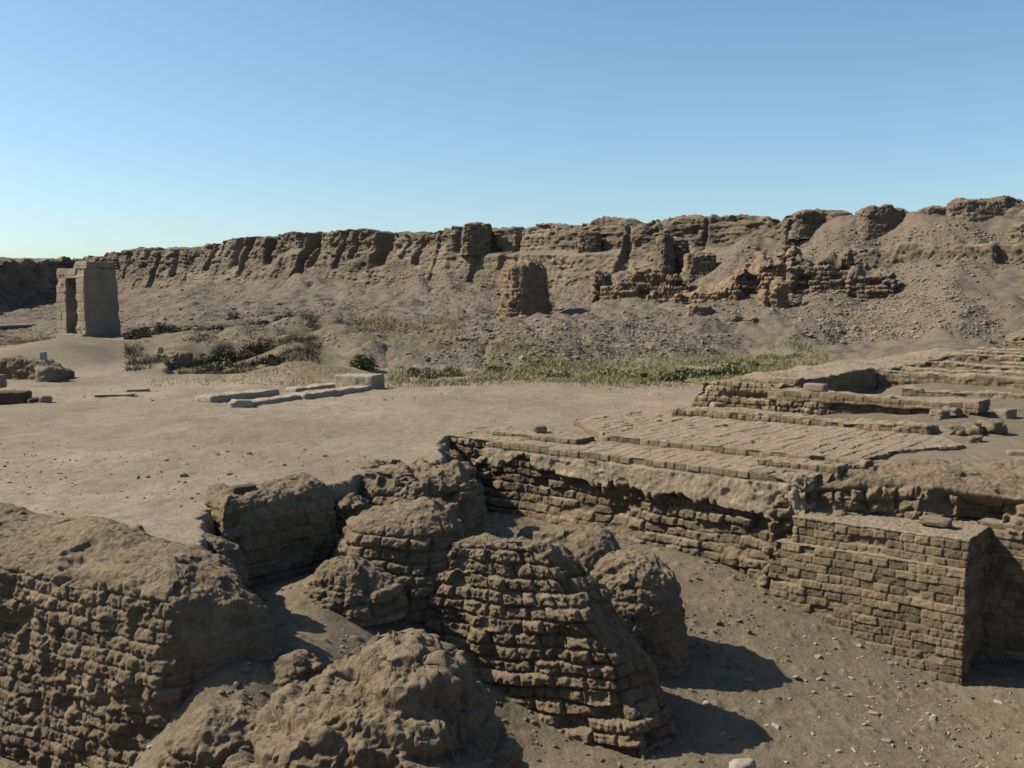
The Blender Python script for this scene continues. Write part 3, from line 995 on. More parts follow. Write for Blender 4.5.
for k, (a0, a1, b0, b1, z0, z1, lab) in enumerate(LOW):
    q = [ab(a0, b0), ab((a0 + a1) / 2, b0 + .05), ab(a1, b0 + .03), ab(a1, b1), ab((a0 + a1) / 2, b1 + .03), ab(a0, b1)]
    if k == 1:
        base = eroded(.3, .14, 191, .04, .05, .035, .05, (-.2, .4), miss=.12, missd=.1, capamp=.02, rough=.015, soil=False)
        top = laid(.2, .125, 192, .012, .02, .018, .006, .012)

        def dd(P, U, cap, N, base=base, top=top):
            D0, m0 = base(P, U, cap, N)
            a, b = to_ab(P[..., 0], P[..., 1])
            D1, m1 = top(P, U, cap, N)
            w = ss(.26, .30, P[..., 2] + .03 * n2(a * 3, a * 0, 4))
            und = -.16 * ss(.0, .5, n2(a * .9 + .3, a * 0, 21) + .45)
            return (D0 + und) * (1 - w) + D1 * w, m0 * (1 - w) * 0
    else:
        dd = laid(.22, .125, 201 + 7 * k, .02, .025, .02, .012, .04, miss=.06, missd=.05)
    ruin('low_brick_wall', 'brick_new', [offset(q, .03, z0 - .2), offset(q, 0, z1)], .02 if k < 2 else .03, dd, lab, 'low wall',
         group='low walls of the terrace chambers', corner=.02, rim=.02, spine=(ab(a0 + .4, (b0 + b1) / 2), ab(a1 - .4, (b0 + b1) / 2)), dome=.01,
         topvar=.05, topfreq=.8)

# long wall running back, level plastered top, shaded right side
wq = [ab(-2.5, 8.7), ab(-.75, 8.7), ab(-.6, 13.5), ab(-.75, 13.6), ab(-.8, 19), ab(-1.0, 19.1), ab(-1.1, 26), ab(-2.6, 26), ab(-2.6, 19), ab(-2.6, 13.5)]
wz = [.68, .72, .74, .62, .66, .60, .72, .72, .66, .72]
ruin('flat_topped_wall', 'brick_new', [offset(wq, .05, -.1), offset(wq, 0, [z - .05 for z in wz]), offset(wq, -.04, wz)], .028,
     eroded(.3, .13, 251, .02, .025, .025, .05, (0, .5), miss=.04, capamp=.01, rough=.01),
     'long flat topped wall running back through the terrace, its right side in shade', 'wall', corner=.05, rim=.03,
     spine=(ab(-1.6, 9.5), ab(-1.8, 25)), dome=.02, dust=1.)
# its ragged near end
wn = [ab(-3.0, 8.0), ab(-.9, 7.95), ab(-.9, 8.75), ab(-3.0, 8.75)]


def wn_disp(P, U, cap, N):
    D, m = laid(.22, .13, 261, .03, .04, .025, .012, .05, miss=.1, missd=.08)(P, U, cap, N)
    side = 1 - ss(.5, .8, N[..., 2])
    return D + side * (-.22 * ss(.12, .3, .17 - np.abs(P[..., 2] - .33) + .06 * n2(U * 2, U * 0, 5)) + .10 * f3(P, 2, 3, 262)), m


ruin('low_brick_wall', 'brick_new', [offset(wn, .12, -.1), offset(wn, 0, .62)], .02, wn_disp, 'ragged undercut end of the flat topped wall, stacked brick courses', 'low wall',
     corner=.03, rim=.02, spine=(ab(-2.5, 8.4), ab(-1.4, 8.4)), dome=.01, topvar=.06, topfreq=1.5)


# ------------------------------------------------------------------ loose stones
def ico(sub):
    import bmesh
    bm_ = bmesh.new()
    bmesh.ops.create_icosphere(bm_, subdivisions=sub, radius=1)
    V = np.array([v.co[:] for v in bm_.verts])
    F = np.array([[v.index for v in f.verts] for f in bm_.faces])
    bm_.free()
    return V, F


I1, I2, I3 = ico(1), ico(2), ico(4)


def rock_shape(seed, sub=I2, sq=.5, amp=.25):
    V, F = sub
    p = 2 + sq * 6
    q = (np.abs(V) ** p).sum(1) ** (-1 / p)
    W = V * q[:, None]
    W = W * (1 + amp * f3(W, 1.1, 3, seed)[:, None])
    return W, F


def rock(name, mat, x, y, size, label, cat='stone', group=None, rot=0., tilt=0., sq=.6, amp=.18, z=None, seed=0, sub=I3, sink=.25):
    W, F = rock_shape(seed, sub, sq, amp)
    W = W * np.array(size) * .5
    ct, st_ = math.cos(tilt), math.sin(tilt)
    W = np.stack([W[:, 0] * ct - W[:, 2] * st_, W[:, 1], W[:, 0] * st_ + W[:, 2] * ct], 1)
    c, s = math.cos(rot), math.sin(rot)
    W = np.stack([W[:, 0] * c - W[:, 1] * s, W[:, 0] * s + W[:, 1] * c, W[:, 2]], 1)
    zb = gz(x, y) if z is None else z
    W = W - np.array((0, 0, W[:, 2].min() + sink * size[2]))
    o = mesh_obj(name, W + np.array((x, y, zb)), F, M[mat], origin=(x, y, zb))
    return tag(o, label, cat, group)


AROT = math.atan2(DA[1], DA[0])
BR = AROT + math.pi / 2
pt = ab(-2.55, .9)
rock('round_stone', 'earth_clod', *pt, (.24, .2, .16), 'round dark stone sitting on the left end of the platform', z=.09, seed=3, sq=.1, sink=.05)
rock('stone_block', 'earth_clod', *at(705, 399, 21.6)[:2], (.75, .5, .24), 'tilted dark slab left of the ragged wall end', 'stone block', rot=.4, tilt=.14, seed=4, sq=.8, amp=.1)
rock('stone_block', 'pinkstone', *at(717, 394, 22.)[:2], (.3, .3, .42), 'upright pinkish block behind the tilted dark slab', 'stone block', rot=.2, tilt=-.1, seed=5, sq=.9, amp=.06)
rock('stone_block', 'earth_clod', *at(650, 421, 19.8)[:2], (.55, .4, .2), 'flat dark block alone on the court edge behind the platform', 'stone block', rot=-.5, seed=6, sq=.9, amp=.07)
rock('stone_block', 'pinkstone', *ab(-.1, 8.15), (.52, .3, .2), 'reddish squared block lying on the undercut low wall', 'stone block', rot=AROT, z=.5, seed=7, sq=.9, amp=.05, sink=.03)
rock('stone_block', 'limestone', *ab(3.2, 25.7), (.9, .5, .42), 'pale squared block on the fourth chamber wall', 'stone block', rot=.3, z=.83, seed=8, sq=.9, amp=.05, sink=.05)
rock('stone_block', 'pinkstone', *at(1017, 455, 15.9)[:2], (.3, .17, .13), 'pinkish brick lying on the dirt at the right edge above the rubble bank', 'brick', rot=-.4, z=.10, seed=9, sq=.9, amp=.04)
rock('stone_block', 'rubble', *at(1006, 401, 20.5)[:2], (.4, .3, .22), 'grey block on the dirt right of the undercut low wall', 'stone block', rot=.6, seed=10, sq=.9, amp=.06)
for k, (px, py, Y, w, lab) in enumerate([
        (958, 436, 18.2, .34, 'leftmost of the dark clods heaped on the dirt right of the pavement'),
        (972, 433, 18.2, .42, 'middle dark clod of the heap on the dirt right of the pavement'),
        (990, 432, 18.4, .46, 'rightmost and biggest dark clod of the heap right of the pavement'),
        (975, 442, 17.5, .22, 'small clod in front of the heap right of the pavement'),
        (952, 402, 20.4, .4, 'tumbled clod at the right end of the undercut low wall'),
        (940, 404, 20.2, .32, 'smaller tumbled clod under the right end of the undercut low wall')]):
    rock('earth_clod', 'earth_clod', *at(px, py, Y)[:2], (w, w * .8, w * .62), lab, 'clod', rot=k, seed=20 + k, sq=.3, amp=.3)
for k, (px, py, Y, w, lab) in enumerate([
        (722, 402, 21.3, .3, 'pale stone below the ragged end of the flat topped wall'),
        (735, 404, 21, .22, 'small pale stone right of the pale stone below the ragged wall end'),
        (690, 404, 21.4, .34, 'grey stone left of the tilted dark slab'),
        (846, 466, 15.2, .2, 'pale chip at the broken right corner of the platform'),
        (862, 463, 15.4, .3, 'loose brick at the broken right corner of the platform')]):
    rock('loose_stone', 'limestone' if k in (0, 1, 3) else 'earth_clod', *at(px, py, Y)[:2], (w, w * .7, w * .5), lab, 'stone', rot=k * 1.3, seed=40 + k, sq=.5, amp=.22,
         z=.0 if k > 2 else None)
# thin slab on the stub behind the left wall, white stone by the lower edge of the picture
rock('flat_stone', 'beam', -3.4, 12.5, (.3, .16, .07), 'thin dark slab lying on top of the shaded stub', 'stone', rot=.6, z=.19, seed=50, sq=.9, amp=.05, sink=0)
def hit(px, py, Y=13.):
    for _ in range(40):
        p_ = at(px, py, Y)
        Y += (p_[2] - gz(p_[0], p_[1])) * 1.5
    return p_[0], p_[1]


rock('white_stone', 'chip', *hit(742, 775), (.30, .22, .2), 'rounded white stone at the bottom edge beside the stump shadow', 'stone', rot=.3, seed=51, sq=.3, amp=.15)
rock('ledge_stone', 'earth_clod', *ab(4.75, .45), (.42, .2, .12), 'flat stone lying on the ledge of the terrace wall', 'stone', rot=AROT, z=-.56, seed=52, sq=.6, amp=.15, sink=.05)

# chips on the pit floor: six shapes, copied
chips = []
for k in range(6):
    W, F = rock_shape(300 + k, I2, .5, .3)
    me = mesh_obj('stone_chip', W * np.array((.5, .36, .26)), F, M['chip' if k % 3 == 1 else 'rubble'], origin=(0, 0, -.05), smooth=False).data
    chips.append(me)
for o in [o for o in C.objects if o.name.startswith('stone_chip')]:
    bpy.data.objects.remove(o)
first = True
GRP = 'stone chips strewn on the pit floor'
n = 0
while n < 80:
    px, py = rnd.uniform(520, 1022), rnd.uniform(560, 766)
    if rnd.random() < .5:
        px, py = rnd.gauss(880, 60), rnd.gauss(690, 45)
    if py > 766 or px > 1020 or px < 690 and py < 600:
        continue
    x, y = None, None
    Y = 13.
    for _ in range(25):
        p = at(px, py, Y)
        e = p[2] - gz(p[0], p[1])
        Y += e * 2.2
    p = at(px, py, Y)
    a_, b_ = to_ab(p[0], p[1])
    if b_ > -.5 and a_ > 2.3 or b_ > -.15 or Y > 16.5 or Y < 10 or abs(e) > .05:
        continue
    if poly_sd(np.array([p[0]]), np.array([p[1]]), np.array(bb))[0] < .1 or math.hypot(p[0] - 1.55, p[1] - 12.75) < .9:
        continue
    o = bpy.data.objects.new('stone_chip', chips[rnd.randrange(6)])
    s = rnd.choice((.03, .04, .05, .05, .06, .08, .11))
    o.scale = (s * rnd.uniform(.8, 1.5), s, s * rnd.uniform(.6, 1.1))
    o.rotation_euler = (rnd.uniform(-.3, .3), rnd.uniform(-.3, .3), rnd.uniform(0, 6.3))
    o.location = (p[0], p[1], gz(p[0], p[1]))
    C.objects.link(o)
    tag(o, 'small loose stone chip lying on the bare pit floor', 'stone chip', GRP)
    n += 1


def scatter(name, pts, sizes, mat, label, seed, shapes=8, sub=I1, cat='rubble'):
    rg = np.random.default_rng(seed)
    sh = [rock_shape(seed + k, sub, .4, .35) for k in range(shapes)]
    VV, FF, off = [], [], 0
    for k in range(shapes):
        idx = np.arange(k, len(pts), shapes)
        W, F = sh[k]
        m = len(idx)
        ang = rg.uniform(0, 6.28, m)
        c, s = np.cos(ang), np.sin(ang)
        sc = sizes[idx][:, None] * np.stack([rg.uniform(.7, 1.3, m), rg.uniform(.5, 1., m), rg.uniform(.35, .8, m)], 1) * .5
        X = W[None] * sc[:, None, :]
        X = np.stack([X[..., 0] * c[:, None] - X[..., 1] * s[:, None], X[..., 0] * s[:, None] + X[..., 1] * c[:, None], X[..., 2]], -1)
        X = X + pts[idx][:, None, :] + np.array((0, 0, .12)) * sizes[idx][:, None, None]
        VV.append(X.reshape(-1, 3))
        FF.append((F[None] + (np.arange(m) * len(W))[:, None, None]).reshape(-1, 3) + off)
        off += m * len(W)
    o = mesh_obj(name, np.concatenate(VV), np.concatenate(FF), M[mat], smooth=False, origin=(0, 0, 0))
    return tag(o, label, cat, kind='stuff')


rg = np.random.default_rng(4)
# scree under the enclosure wall
n = 78000
px = rg.uniform(-60, 1090, n)
t = rg.random(n)
cc = (px - 512) / 1000
sY = (30.7 - 60 * cc) / (79.2 + 67 * cc)
YW = 60 + 67 * sY
Y0 = np.interp(px, COLS, TY[:, 1]) + 1
Y = Y0 + (YW - 1.5 - Y0) * t ** 1.0
x = cc * Y
dens = f2(x * .16, Y * .1, 3, 140)
keep = dens > rg.uniform(-.55, .45, n)
x, Y = x[keep], Y[keep]
zz = ground(x, Y)[0]
scatter('scree', np.stack([x, Y, zz], 1), np.exp(rg.normal(-2.6, .5, len(x))).clip(.04, .36), 'rubble', 'loose stones littering the slope below the enclosure wall', 500)
# pebbles on the court
n = 3600
Y = 11 + 22 * rg.random(n) ** 1.3
x = (rg.uniform(-520, 300, n)) / 1000 * Y
a_, b_ = to_ab(x, Y)
sd = poly_sd(x, Y, PIT)
k = (sd > .3) & ~((a_ > -4.5) & (b_ > -.2)) & (f2(x * .3, Y * .3, 3, 180) > rg.uniform(-.3, .7, n))
x, Y = x[k], Y[k]
scatter('court_pebbles', np.stack([x, Y, ground(x, Y)[0]], 1), np.exp(rg.normal(-3.75, .5, len(x))).clip(.012, .11), 'earth_clod', 'pebbles strewn over the open court', 520, cat='pebbles')
# fine litter in the pit and at the wall foot
n = 9000
x = rg.uniform(-6.5, 8.5, n)
Y = rg.uniform(7.8, 17.5, n)
sd = poly_sd(x, Y, PIT)
a_, b_ = to_ab(x, Y)
k = (sd < -.3) & (f2(x * .9, Y * .9, 3, 170) > rg.uniform(-.5, .5, n)) & (b_ < -.1)
x, Y = x[k], Y[k]
scatter('pit_gravel', np.stack([x, Y, ground(x, Y)[0]], 1), np.exp(rg.normal(-3.5, .5, len(x))).clip(.012, .12), 'earth_clod', 'gravel and crumbs of brick on the pit floor', 540, cat='gravel')
n = 1500
x = rg.uniform(-6.5, 8.5, n)
Y = rg.uniform(7.8, 17.5, n)
a_, b_ = to_ab(x, Y)
k = (poly_sd(x, Y, PIT) < -.3) & (f2(x * .8, Y * .8, 3, 175) > rg.uniform(-.2, .7, n)) & (b_ < -.1)
x, Y = x[k], Y[k]
scatter('pale_grit', np.stack([x, Y, ground(x, Y)[0]], 1), np.exp(rg.normal(-3.7, .4, len(x))).clip(.012, .06), 'chip', 'pale grit scattered over the pit floor', 560, cat='grit')


# ------------------------------------------------------------------ enclosure wall
TOP = [(-60, 262), (60, 261), (90, 258), (112, 252), (130, 250), (160, 247), (185, 248), (200, 244), (215, 240), (260, 236), (300, 231), (345, 230), (380, 233), (405, 236), (420, 232),
       (430, 229), (455, 229), (490, 229), (510, 226), (545, 222), (590, 221), (618, 224), (623, 225), (628, 227), (645, 220), (680, 219), (700, 216), (740, 215), (775, 215),
       (800, 213), (808, 209), (820, 212), (830, 216), (845, 213), (855, 210), (862, 208), (890, 208), (899, 217), (905, 221), (914, 217), (922, 213), (935, 208), (950, 206),
       (965, 201), (985, 198), (1003, 198), (1008, 204), (1024, 205), (1060, 210), (1100, 212), (1200, 212)]
tpx, tpy = np.array(TOP, float).T
NW = np.array((-.646, -.764))


# the deep clefts of the wall: where, half width, foot, depth
CLEFTS = [(128, 2, 280, .8), (156, 1.8, 296, 1.3), (170, 5, 276, 2.1), (206, 3.5, 270, 1.3), (233, 9, 268, 1.6), (243, 4, 274, 2.2), (268, 6, 264, 2.3),
          (301, 4, 300, 2.4), (309, 6, 268, 1.0), (336, 4, 267, 2.3), (350, 5, 258, 1.4), (375, 11, 265, 2.6), (398, 2, 255, .9), (414, 5, 264, 1.5), (437, 1.4, 292, .7), (497, 4, 268, .9)]


def enclosure(name, P0, P1, s0, s1, topfn, depth, nrm, label, du=.12, dz=.075, gully=None, steps=(), seed=0):
    Ltot = math.hypot(P1[0] - P0[0], P1[1] - P0[1])
    ns = int((s1 - s0) * Ltot / du)
    s = np.linspace(s0, s1, ns)
    bx, by = P0[0] + (P1[0] - P0[0]) * s, P0[1] + (P1[1] - P0[1]) * s
    u = s * Ltot
    pxs = 512 + 1000 * bx / by
    zt = topfn(pxs, by) + .10 * f2(u * .5, u * 0, 3, seed + 1) + .20 * (np.floor(3 * n2(u * 1.1, u * 0, seed + 2)) / 3) + .12 * (np.floor(2 * n2(u * 2.6, u * 0, seed + 32)) / 2) + .10 * f2(u * 4, u * 0, 2, seed + 44)
    zb = np.maximum(ground(bx, by)[0] - 1.2, -1)
    zb = np.minimum(zb, zt - 2)
    rows = int(9 / dz)
    v = np.concatenate([np.linspace(0, 1, rows), np.ones(24)])
    back = np.concatenate([np.zeros(rows), np.linspace(.04, 1, 24) ** 1.2 * depth])
    Z = zb + (zt - zb) * v[:, None]
    Uu = np.broadcast_to(u, Z.shape)
    H = zt - zb
    off = -.10 * (Z - zb) - back[:, None]
    face = (np.arange(len(v)) < rows)[:, None] * 1.
    PX = np.broadcast_to(pxs, Z.shape)
    # courses, undulating
    wv = Z + .35 * n2(Uu * .07, Uu * 0, seed + 3) + .08 * n2(Uu * .5, Z * .5, seed + 4)
    hr = (Z - zb) / H
    lowk = .62 + .38 * ss(.5, .8, hr)
    cour = .07 * (n2(Uu * .12, wv * 2.6, seed + 5)) + .05 * n2(Uu * .35, wv * 6.5, seed + 6)
    d, p, r = brick_d(Uu, wv, .5, .26, seed + 7, .04, .05, .05, .06, .14, warp=.05)
    fb = .11 * f2(Uu * .2, Z * .3, 3, seed + 8) + .07 * f2(Uu * 1.2, Z * 1.5, 4, seed + 9, .65) - .12 * ss(.35, .7, f2(Uu * .9, Z * .5, 3, seed + 33))
    holes = -.28 * ss(.62, .85, f2(Uu * .5 + 3, Z * .9, 3, seed + 10))
    crk = -.35 * ss(.92, .99, 1 - np.abs(n2(Uu * .16 + .12 * n2(Uu * .5, Z * .6, seed + 12), Z * .03, seed + 11)))
    D = (cour + d * .9 + fb) * lowk + .05 * f2(Uu * 3.2, Z * 3.5, 3, seed + 40, .6) - .16 * ss(.3, .6, f2(Uu * 1.1, Z * 1.3, 3, seed + 41)) + holes * ss(.4, .6, hr) + crk * .6 + .8 * (1 - ss(.0, .55, hr)) * (1 if gully is not None else 0)
    if gully is not None:
        gm = np.interp(PX, gully[0], gully[1])
        hrel = (Z - zb) / H
        up = ss(.46, .8, hrel + .07 * n2(Uu * .25, Uu * 0, seed + 17))
        wv2 = worley(Uu * .33 + .6 * n2(Uu * .3, Z * .3, seed + 45), Z * .25, seed + 34)
        D = D + gm * up * (.35 * (wv2[1] - .5) - .3 * ss(.45, .75, wv2[0]) - .25 - 1.3 * np.clip(hrel - .6, 0, 1))
        D = D + gm * up * (.28 * f2(Uu * .75, Z * .35, 4, seed + 16) + .14 * f2(Uu * 2.2, Z * 1.6, 3, seed + 22))
        for cpx, cw, yb, cd in CLEFTS:
            zc = zof(cpx, yb, float(np.interp(cpx, pxs[::-1], by[::-1]))) if pxs[0] > pxs[-1] else 0
            wob = 1.6 * n2(Z * .5, Z * 0 + cpx, 37) + .5 * n2(Z * 2, Z * 0 + cpx, 38)
            D = D - cd * (1 - ss(.35, 1., np.abs(PX + wob - cpx) / (cw * .8))) * ss(zc - .5, zc + .7, Z) * (name == 'enclosure_wall' and depth > 5.5)
    if name == 'enclosure_wall' and depth > 5.5:
        zs = zof(540, 250, 84.) + .25 * n2(Uu * .3, Uu * 0, seed + 30)
        D = D - 1.9 * ss(zs - .35, zs + .15, Z) * ss(452, 460, PX) * (1 - ss(616, 622, PX))
    for p0, p1, dd in steps:
        D = D + dd * ss(p0 - .8, p0 + .8, PX) * (1 - ss(p1 - .8, p1 + .8, PX))
    topn = (1 - face) * (.25 * f2(Uu * .5, back[:, None] * .5 + Uu * 0, 3, seed + 18))
    off = off + D * face + np.where(face > 0, 0, D[rows - 1][None, :] * np.exp(-back[:, None] * .15))
    X = bx + nrm[0] * off
    Yy = by + nrm[1] * off
    Zf = Z + topn
    V = np.stack([X, Yy, Zf], -1)
    V = V - 0
    F = grid_faces(V.shape[0], V.shape[1], False)
    Nz = np.cross(V[1, 1] - V[0, 1], V[0, 2] - V[0, 1])
    if nrm[0] * Nz[0] + nrm[1] * Nz[1] < 0:
        F = F[:, ::-1]
    tone = np.clip(.5 + .35 * f2(Uu * .2, wv * 1.2, 3, seed + 19) + .25 * (r - .5), 0, 1)
    o = mesh_obj(name, V.reshape(-1, 3), F, M['mud_far'], attr=zattr((ss(.1, .5, f2(Uu * .12, Z * .3, 3, seed + 20)) * .7).ravel(), tone.ravel(), .6))
    return tag(o, label, 'wall')


def top_main(px, y):
    py = np.interp(px, tpx, tpy)
    return np.array([zof(a, b, c) for a, b, c in zip(px, py, y)])


enclosure('enclosure_wall', (30.7, 60), (-48.5, 127), -.12, 1.22, top_main, 6., NW,
          'great eroded mud brick enclosure wall stretching across the whole background', gully=(
              [0, 100, 150, 200, 380, 430, 470, 560, 600, 640, 760, 1024], [.3, .3, .7, 1, 1, .75, .4, .25, 0, 0, .3, .4]),
          steps=[(560, 622, .7), (300, 330, -.3), (230, 300, .45), (430, 473, .5), (120, 155, .5), (330, 372, .25), (512, 560, .3), (660, 700, .15)], seed=600)


def top_west(px, y):
    return np.interp(y, [80, 100, 118, 134, 150], [5.6, 6.2, 7.2, 7.9, 7.9])


enclosure('enclosure_wall', (-49, 78), (-57.5, 137), 0, 1., top_west, 5., np.array((.99, .12)),
          'shaded return of the enclosure wall at the far left behind the stone gate', gully=([-200, 200], [1., 1.]), seed=640)


# second, lower wall face on the slope at the right
def blockwall(name, mat, pts, zb, zt, thick, label, du=.09, disp=None, cat='wall', topvar=.25, topfreq=.7, corner=.12, rim=.12, batter=.08, seed=0, group=None):
    """a wall along the points (x, y) with its own bottom and top heights, thickness to the back"""
    P = np.asarray(pts, float)
    d = np.gradient(P, axis=0)
    d /= np.linalg.norm(d, axis=1)[:, None]
    nn = np.stack([-d[:, 1], d[:, 0]], 1)
    nn *= np.where((nn * P).sum(1) < 0, -1, 1)[:, None]      # away from the camera side
    zt = np.asarray(zt, float) * np.ones(len(P))
    zb = np.asarray(zb, float) * np.ones(len(P))
    B = P + nn * thick
    ring = np.concatenate([P, B[::-1]])
    zr, zbr = np.concatenate([zt, zt[::-1]]), np.concatenate([zb, zb[::-1]])
    area = .5 * (ring[:, 0] * np.roll(ring[:, 1], -1) - np.roll(ring[:, 0], -1) * ring[:, 1]).sum()
    if area < 0:
        ring, zr, zbr = ring[::-1], zr[::-1], zbr[::-1]
    hh = float((zr - zbr).max())
    lv = [offset(ring, batter * hh, zbr), offset(ring, 0, zr - .12), offset(ring, -.06, zr)]
    c0, c1 = (P[0] + B[0]) / 2, (P[-1] + B[-1]) / 2
    c0, c1 = c0 + (c1 - c0) * .12, c1 + (c0 - c1) * .12
    return ruin(name, mat, lv, du, disp, label, cat, group, corner=corner, rim=rim, spine=(np.append(c0, zt[0]), np.append(c1, zt[-1])), dome=.05, topvar=topvar, topfreq=topfreq, seed=seed)


FARB = eroded(.5, .24, 301, .09, .10, .06, .22, (-.2, .5), miss=.12, missd=.2, capamp=.15, rough=.05, freq=.8, soil=False)


def farb(seed, **kw):
    a = dict(L=.5, h=.24, seed=seed, relief=.06, groove=.065, gw=.06, amp=.10, ero=(-.3, .2), miss=.1, missd=.16, capamp=.10, rough=.055, freq=.8, soil=False, crumb=.03)
    a.update(kw)
    return eroded(**a)


def line(pts):
    return [at(px, 300, Y)[:2] for px, Y in pts]


blockwall('retaining_wall', 'mud_far', line([(838, 62.9), (880, 61.4), (930, 58.9), (992, 56.4)]), [3.8, 3.5, 3.4, 3.2],
          [zof(838, 250, 62.9), zof(880, 247, 61.4), zof(930, 246, 58.9), zof(992, 246, 56.4)], 2.6,
          'low coursed retaining wall on the slope at the right, under the top knolls', disp=farb(310, relief=.05, groove=.08, h=.24, amp=.08), topvar=.2, seed=1)
blockwall('retaining_wall', 'mud_far', line([(984, 57.2), (1030, 55.6), (1090, 54.0)]), 3.2, [zof(984, 246, 57.2), zof(1030, 242, 55.6), zof(1090, 242, 54.0)], 2.6,
          'smooth coursed retaining wall section at the right edge of the picture', disp=farb(320, relief=.04, groove=.07, h=.24, amp=.06), topvar=.15, seed=2)

# standing fragments on the slope and the wall top
def frag(px, Y, ytop, ybot, w, dpt, mat, label, seed, rot=0., taper=.25, lean=0., cat='brick fragment', sub=None, **kw):
    x, y, _ = at(px, 300, Y)
    zt, zb = zof(px, ytop, Y), zof(px, ybot, Y) - .5
    if not kw.pop('perch', False):
        zb = min(zb, gz(x, y - dpt / 2) - .4)
    lv = []
    for t, k in ((0, 1 + taper), (.25, 1 + taper * .55), (.6, 1), (.92, .96), (1, .8)):
        lv.append(ell(x + lean * t, y, w / 2 * k, dpt / 2 * k, zb + (zt - zb) * t, rot, 14, 4, seed + int(t * 9), .06))
    return ruin('brick_fragment', mat, lv, kw.pop('du', .07), farb(seed, **kw), label, cat, corner=.06, rim=.1, dome=.03, topvar=.1, topfreq=1.5)


frag(523, 62, 264, 318, 2.75, 2.5, 'brown_far', 'free standing reddish brown brick tower stump in the middle of the slope', 330, .65, taper=.18, lean=.12, amp=.16)
frag(541, 66, 291, 305, .9, .9, 'mud_far', 'small dark stub right of the reddish tower stump', 340, .2)
frag(477, 89.8, 224, 250, 2.6, 1.6, 'mud_far', 'broken tooth of wall standing up on the wall crest', 350, .3, taper=.2, perch=True)
frag(589, 82.0, 232, 251, 1.9, 1.0, 'mud_far', 'small fragment high on the wall left of the straight joint', 360, -.3, taper=.15, perch=True)
frag(664, 72, 236, 268, 1.1, 1.5, 'mud_far', 'tall narrow fragment high on the slope right of the straight wall joint', 370, .35, taper=.35)
frag(676, 73, 238, 266, 2., 1., 'mud_far', 'broad shaded slab of wall beside the tall narrow fragment', 376, -.45, taper=.2)
frag(700, 70, 254, 272, 2.3, 1.6, 'mud_far', 'rounded lump of wall below the broad shaded slab', 380, .2, taper=.5)
frag(779, 57.5, 282, 313, 1.05, .9, 'red_far', 'slender brick pillar on the slope below the reddish ruin', 390, .3, taper=.3)
frag(767, 57.8, 291, 312, .8, .8, 'red_far', 'shorter twin leaning on the slender brick pillar', 395, .2, taper=.5)
frag(921, 56, 289, 305, 1.5, 1.1, 'mud_far', 'lone block of brickwork halfway down the slope at the right', 400, .3, taper=.35)
frag(908, 57, 289, 298, 1.0, .8, 'mud_far', 'low block left of the lone block on the right slope', 405, .1, taper=.3)
frag(787, 68.5, 220, 243, .9, .9, 'mud_far', 'dark lump on the upper slope under the wall crest at the right', 410, .1, taper=.9)
frag(806, 68.3, 212, 232, 2.2, 1.2, 'mud_far', 'crest fragment with a notch right of the dark upper lump', 415, .3, taper=.5, relief=.035, groove=.04, amp=.06)
frag(878, 65.4, 208.5, 224, 2.9, 2.0, 'mud_far', 'rounded knoll of brickwork on the crest, left of the gap of sky', 420, .0, taper=.22, relief=.035, groove=.04, amp=.06)
frag(938, 63.7, 208.5, 224, 2.8, 1.7, 'mud_far', 'smaller knoll of brickwork on the crest, right of the gap of sky', 425, .0, taper=.4, relief=.035, groove=.04, amp=.06)
frag(981, 62.5, 200, 222, 4.4, 2.6, 'mud_far', 'highest broad knoll of brickwork on the crest', 430, .0, taper=.3, relief=.035, groove=.04, amp=.06)
frag(1001, 61.5, 195, 203, .7, .7, 'mud_far', 'small upright horn at the right end of the highest knoll', 435, .0)
frag(1020, 58.5, 225, 240, 1.3, 1.2, 'mud_far', 'shaded block at the right edge above the smooth retaining wall', 440, .4)
frag(700, 56, 306, 312, 1.3, .9, 'red_far', 'flat reddish lump halfway down the middle slope', 445, .1, taper=.5, cat='brick lump')
frag(744, 54.5, 316, 323, 1.5, 1., 'mud_far', 'ledge of brick sticking out of the slope below the pillar pair', 450, -.3, taper=.3, cat='brick lump')
frag(560, 43.5, 344, 354, 1.7, 1.1, 'mud_far', 'dark clump of brick in the bank above the grass', 455, .3, taper=.5, cat='brick lump')
frag(512, 58, 318, 327, 2.2, 1., 'red_far', 'low broken footing in front of the reddish tower stump', 460, .3, taper=.4, cat='brick lump')
frag(483, 45, 344, 353, 1.2, .8, 'mud_far', 'small dark footing in the bank left of the brick clump', 465, .5, taper=.4, cat='brick lump')
frag(602, 67.5, 272, 300, 1.4, 1.6, 'mud_far', 'sharp broken corner of wall right of the reddish tower stump', 470, .2, taper=.4)
# reddish ruins


def ruinwall(mat, pts, ybot, thick, label, seed, tv=.8, **kw):
    zb_ = [zof(px, ybot, Y) - .9 for px, Y, _ in pts]
    blockwall('brick_ruin', mat, line([(px, Y) for px, Y, _ in pts]), zb_, [zof(px, yt, Y) for px, Y, yt in pts], thick, label,
              disp=farb(seed, **{**dict(relief=.13, groove=.16, gw=.07, amp=.16, crumb=.06, L=.6, h=.27, missd=.4, miss=.14), **kw}), du=.06, cat='ruin', topvar=tv, topfreq=.6, seed=seed, corner=.05, rim=.05, batter=.12)


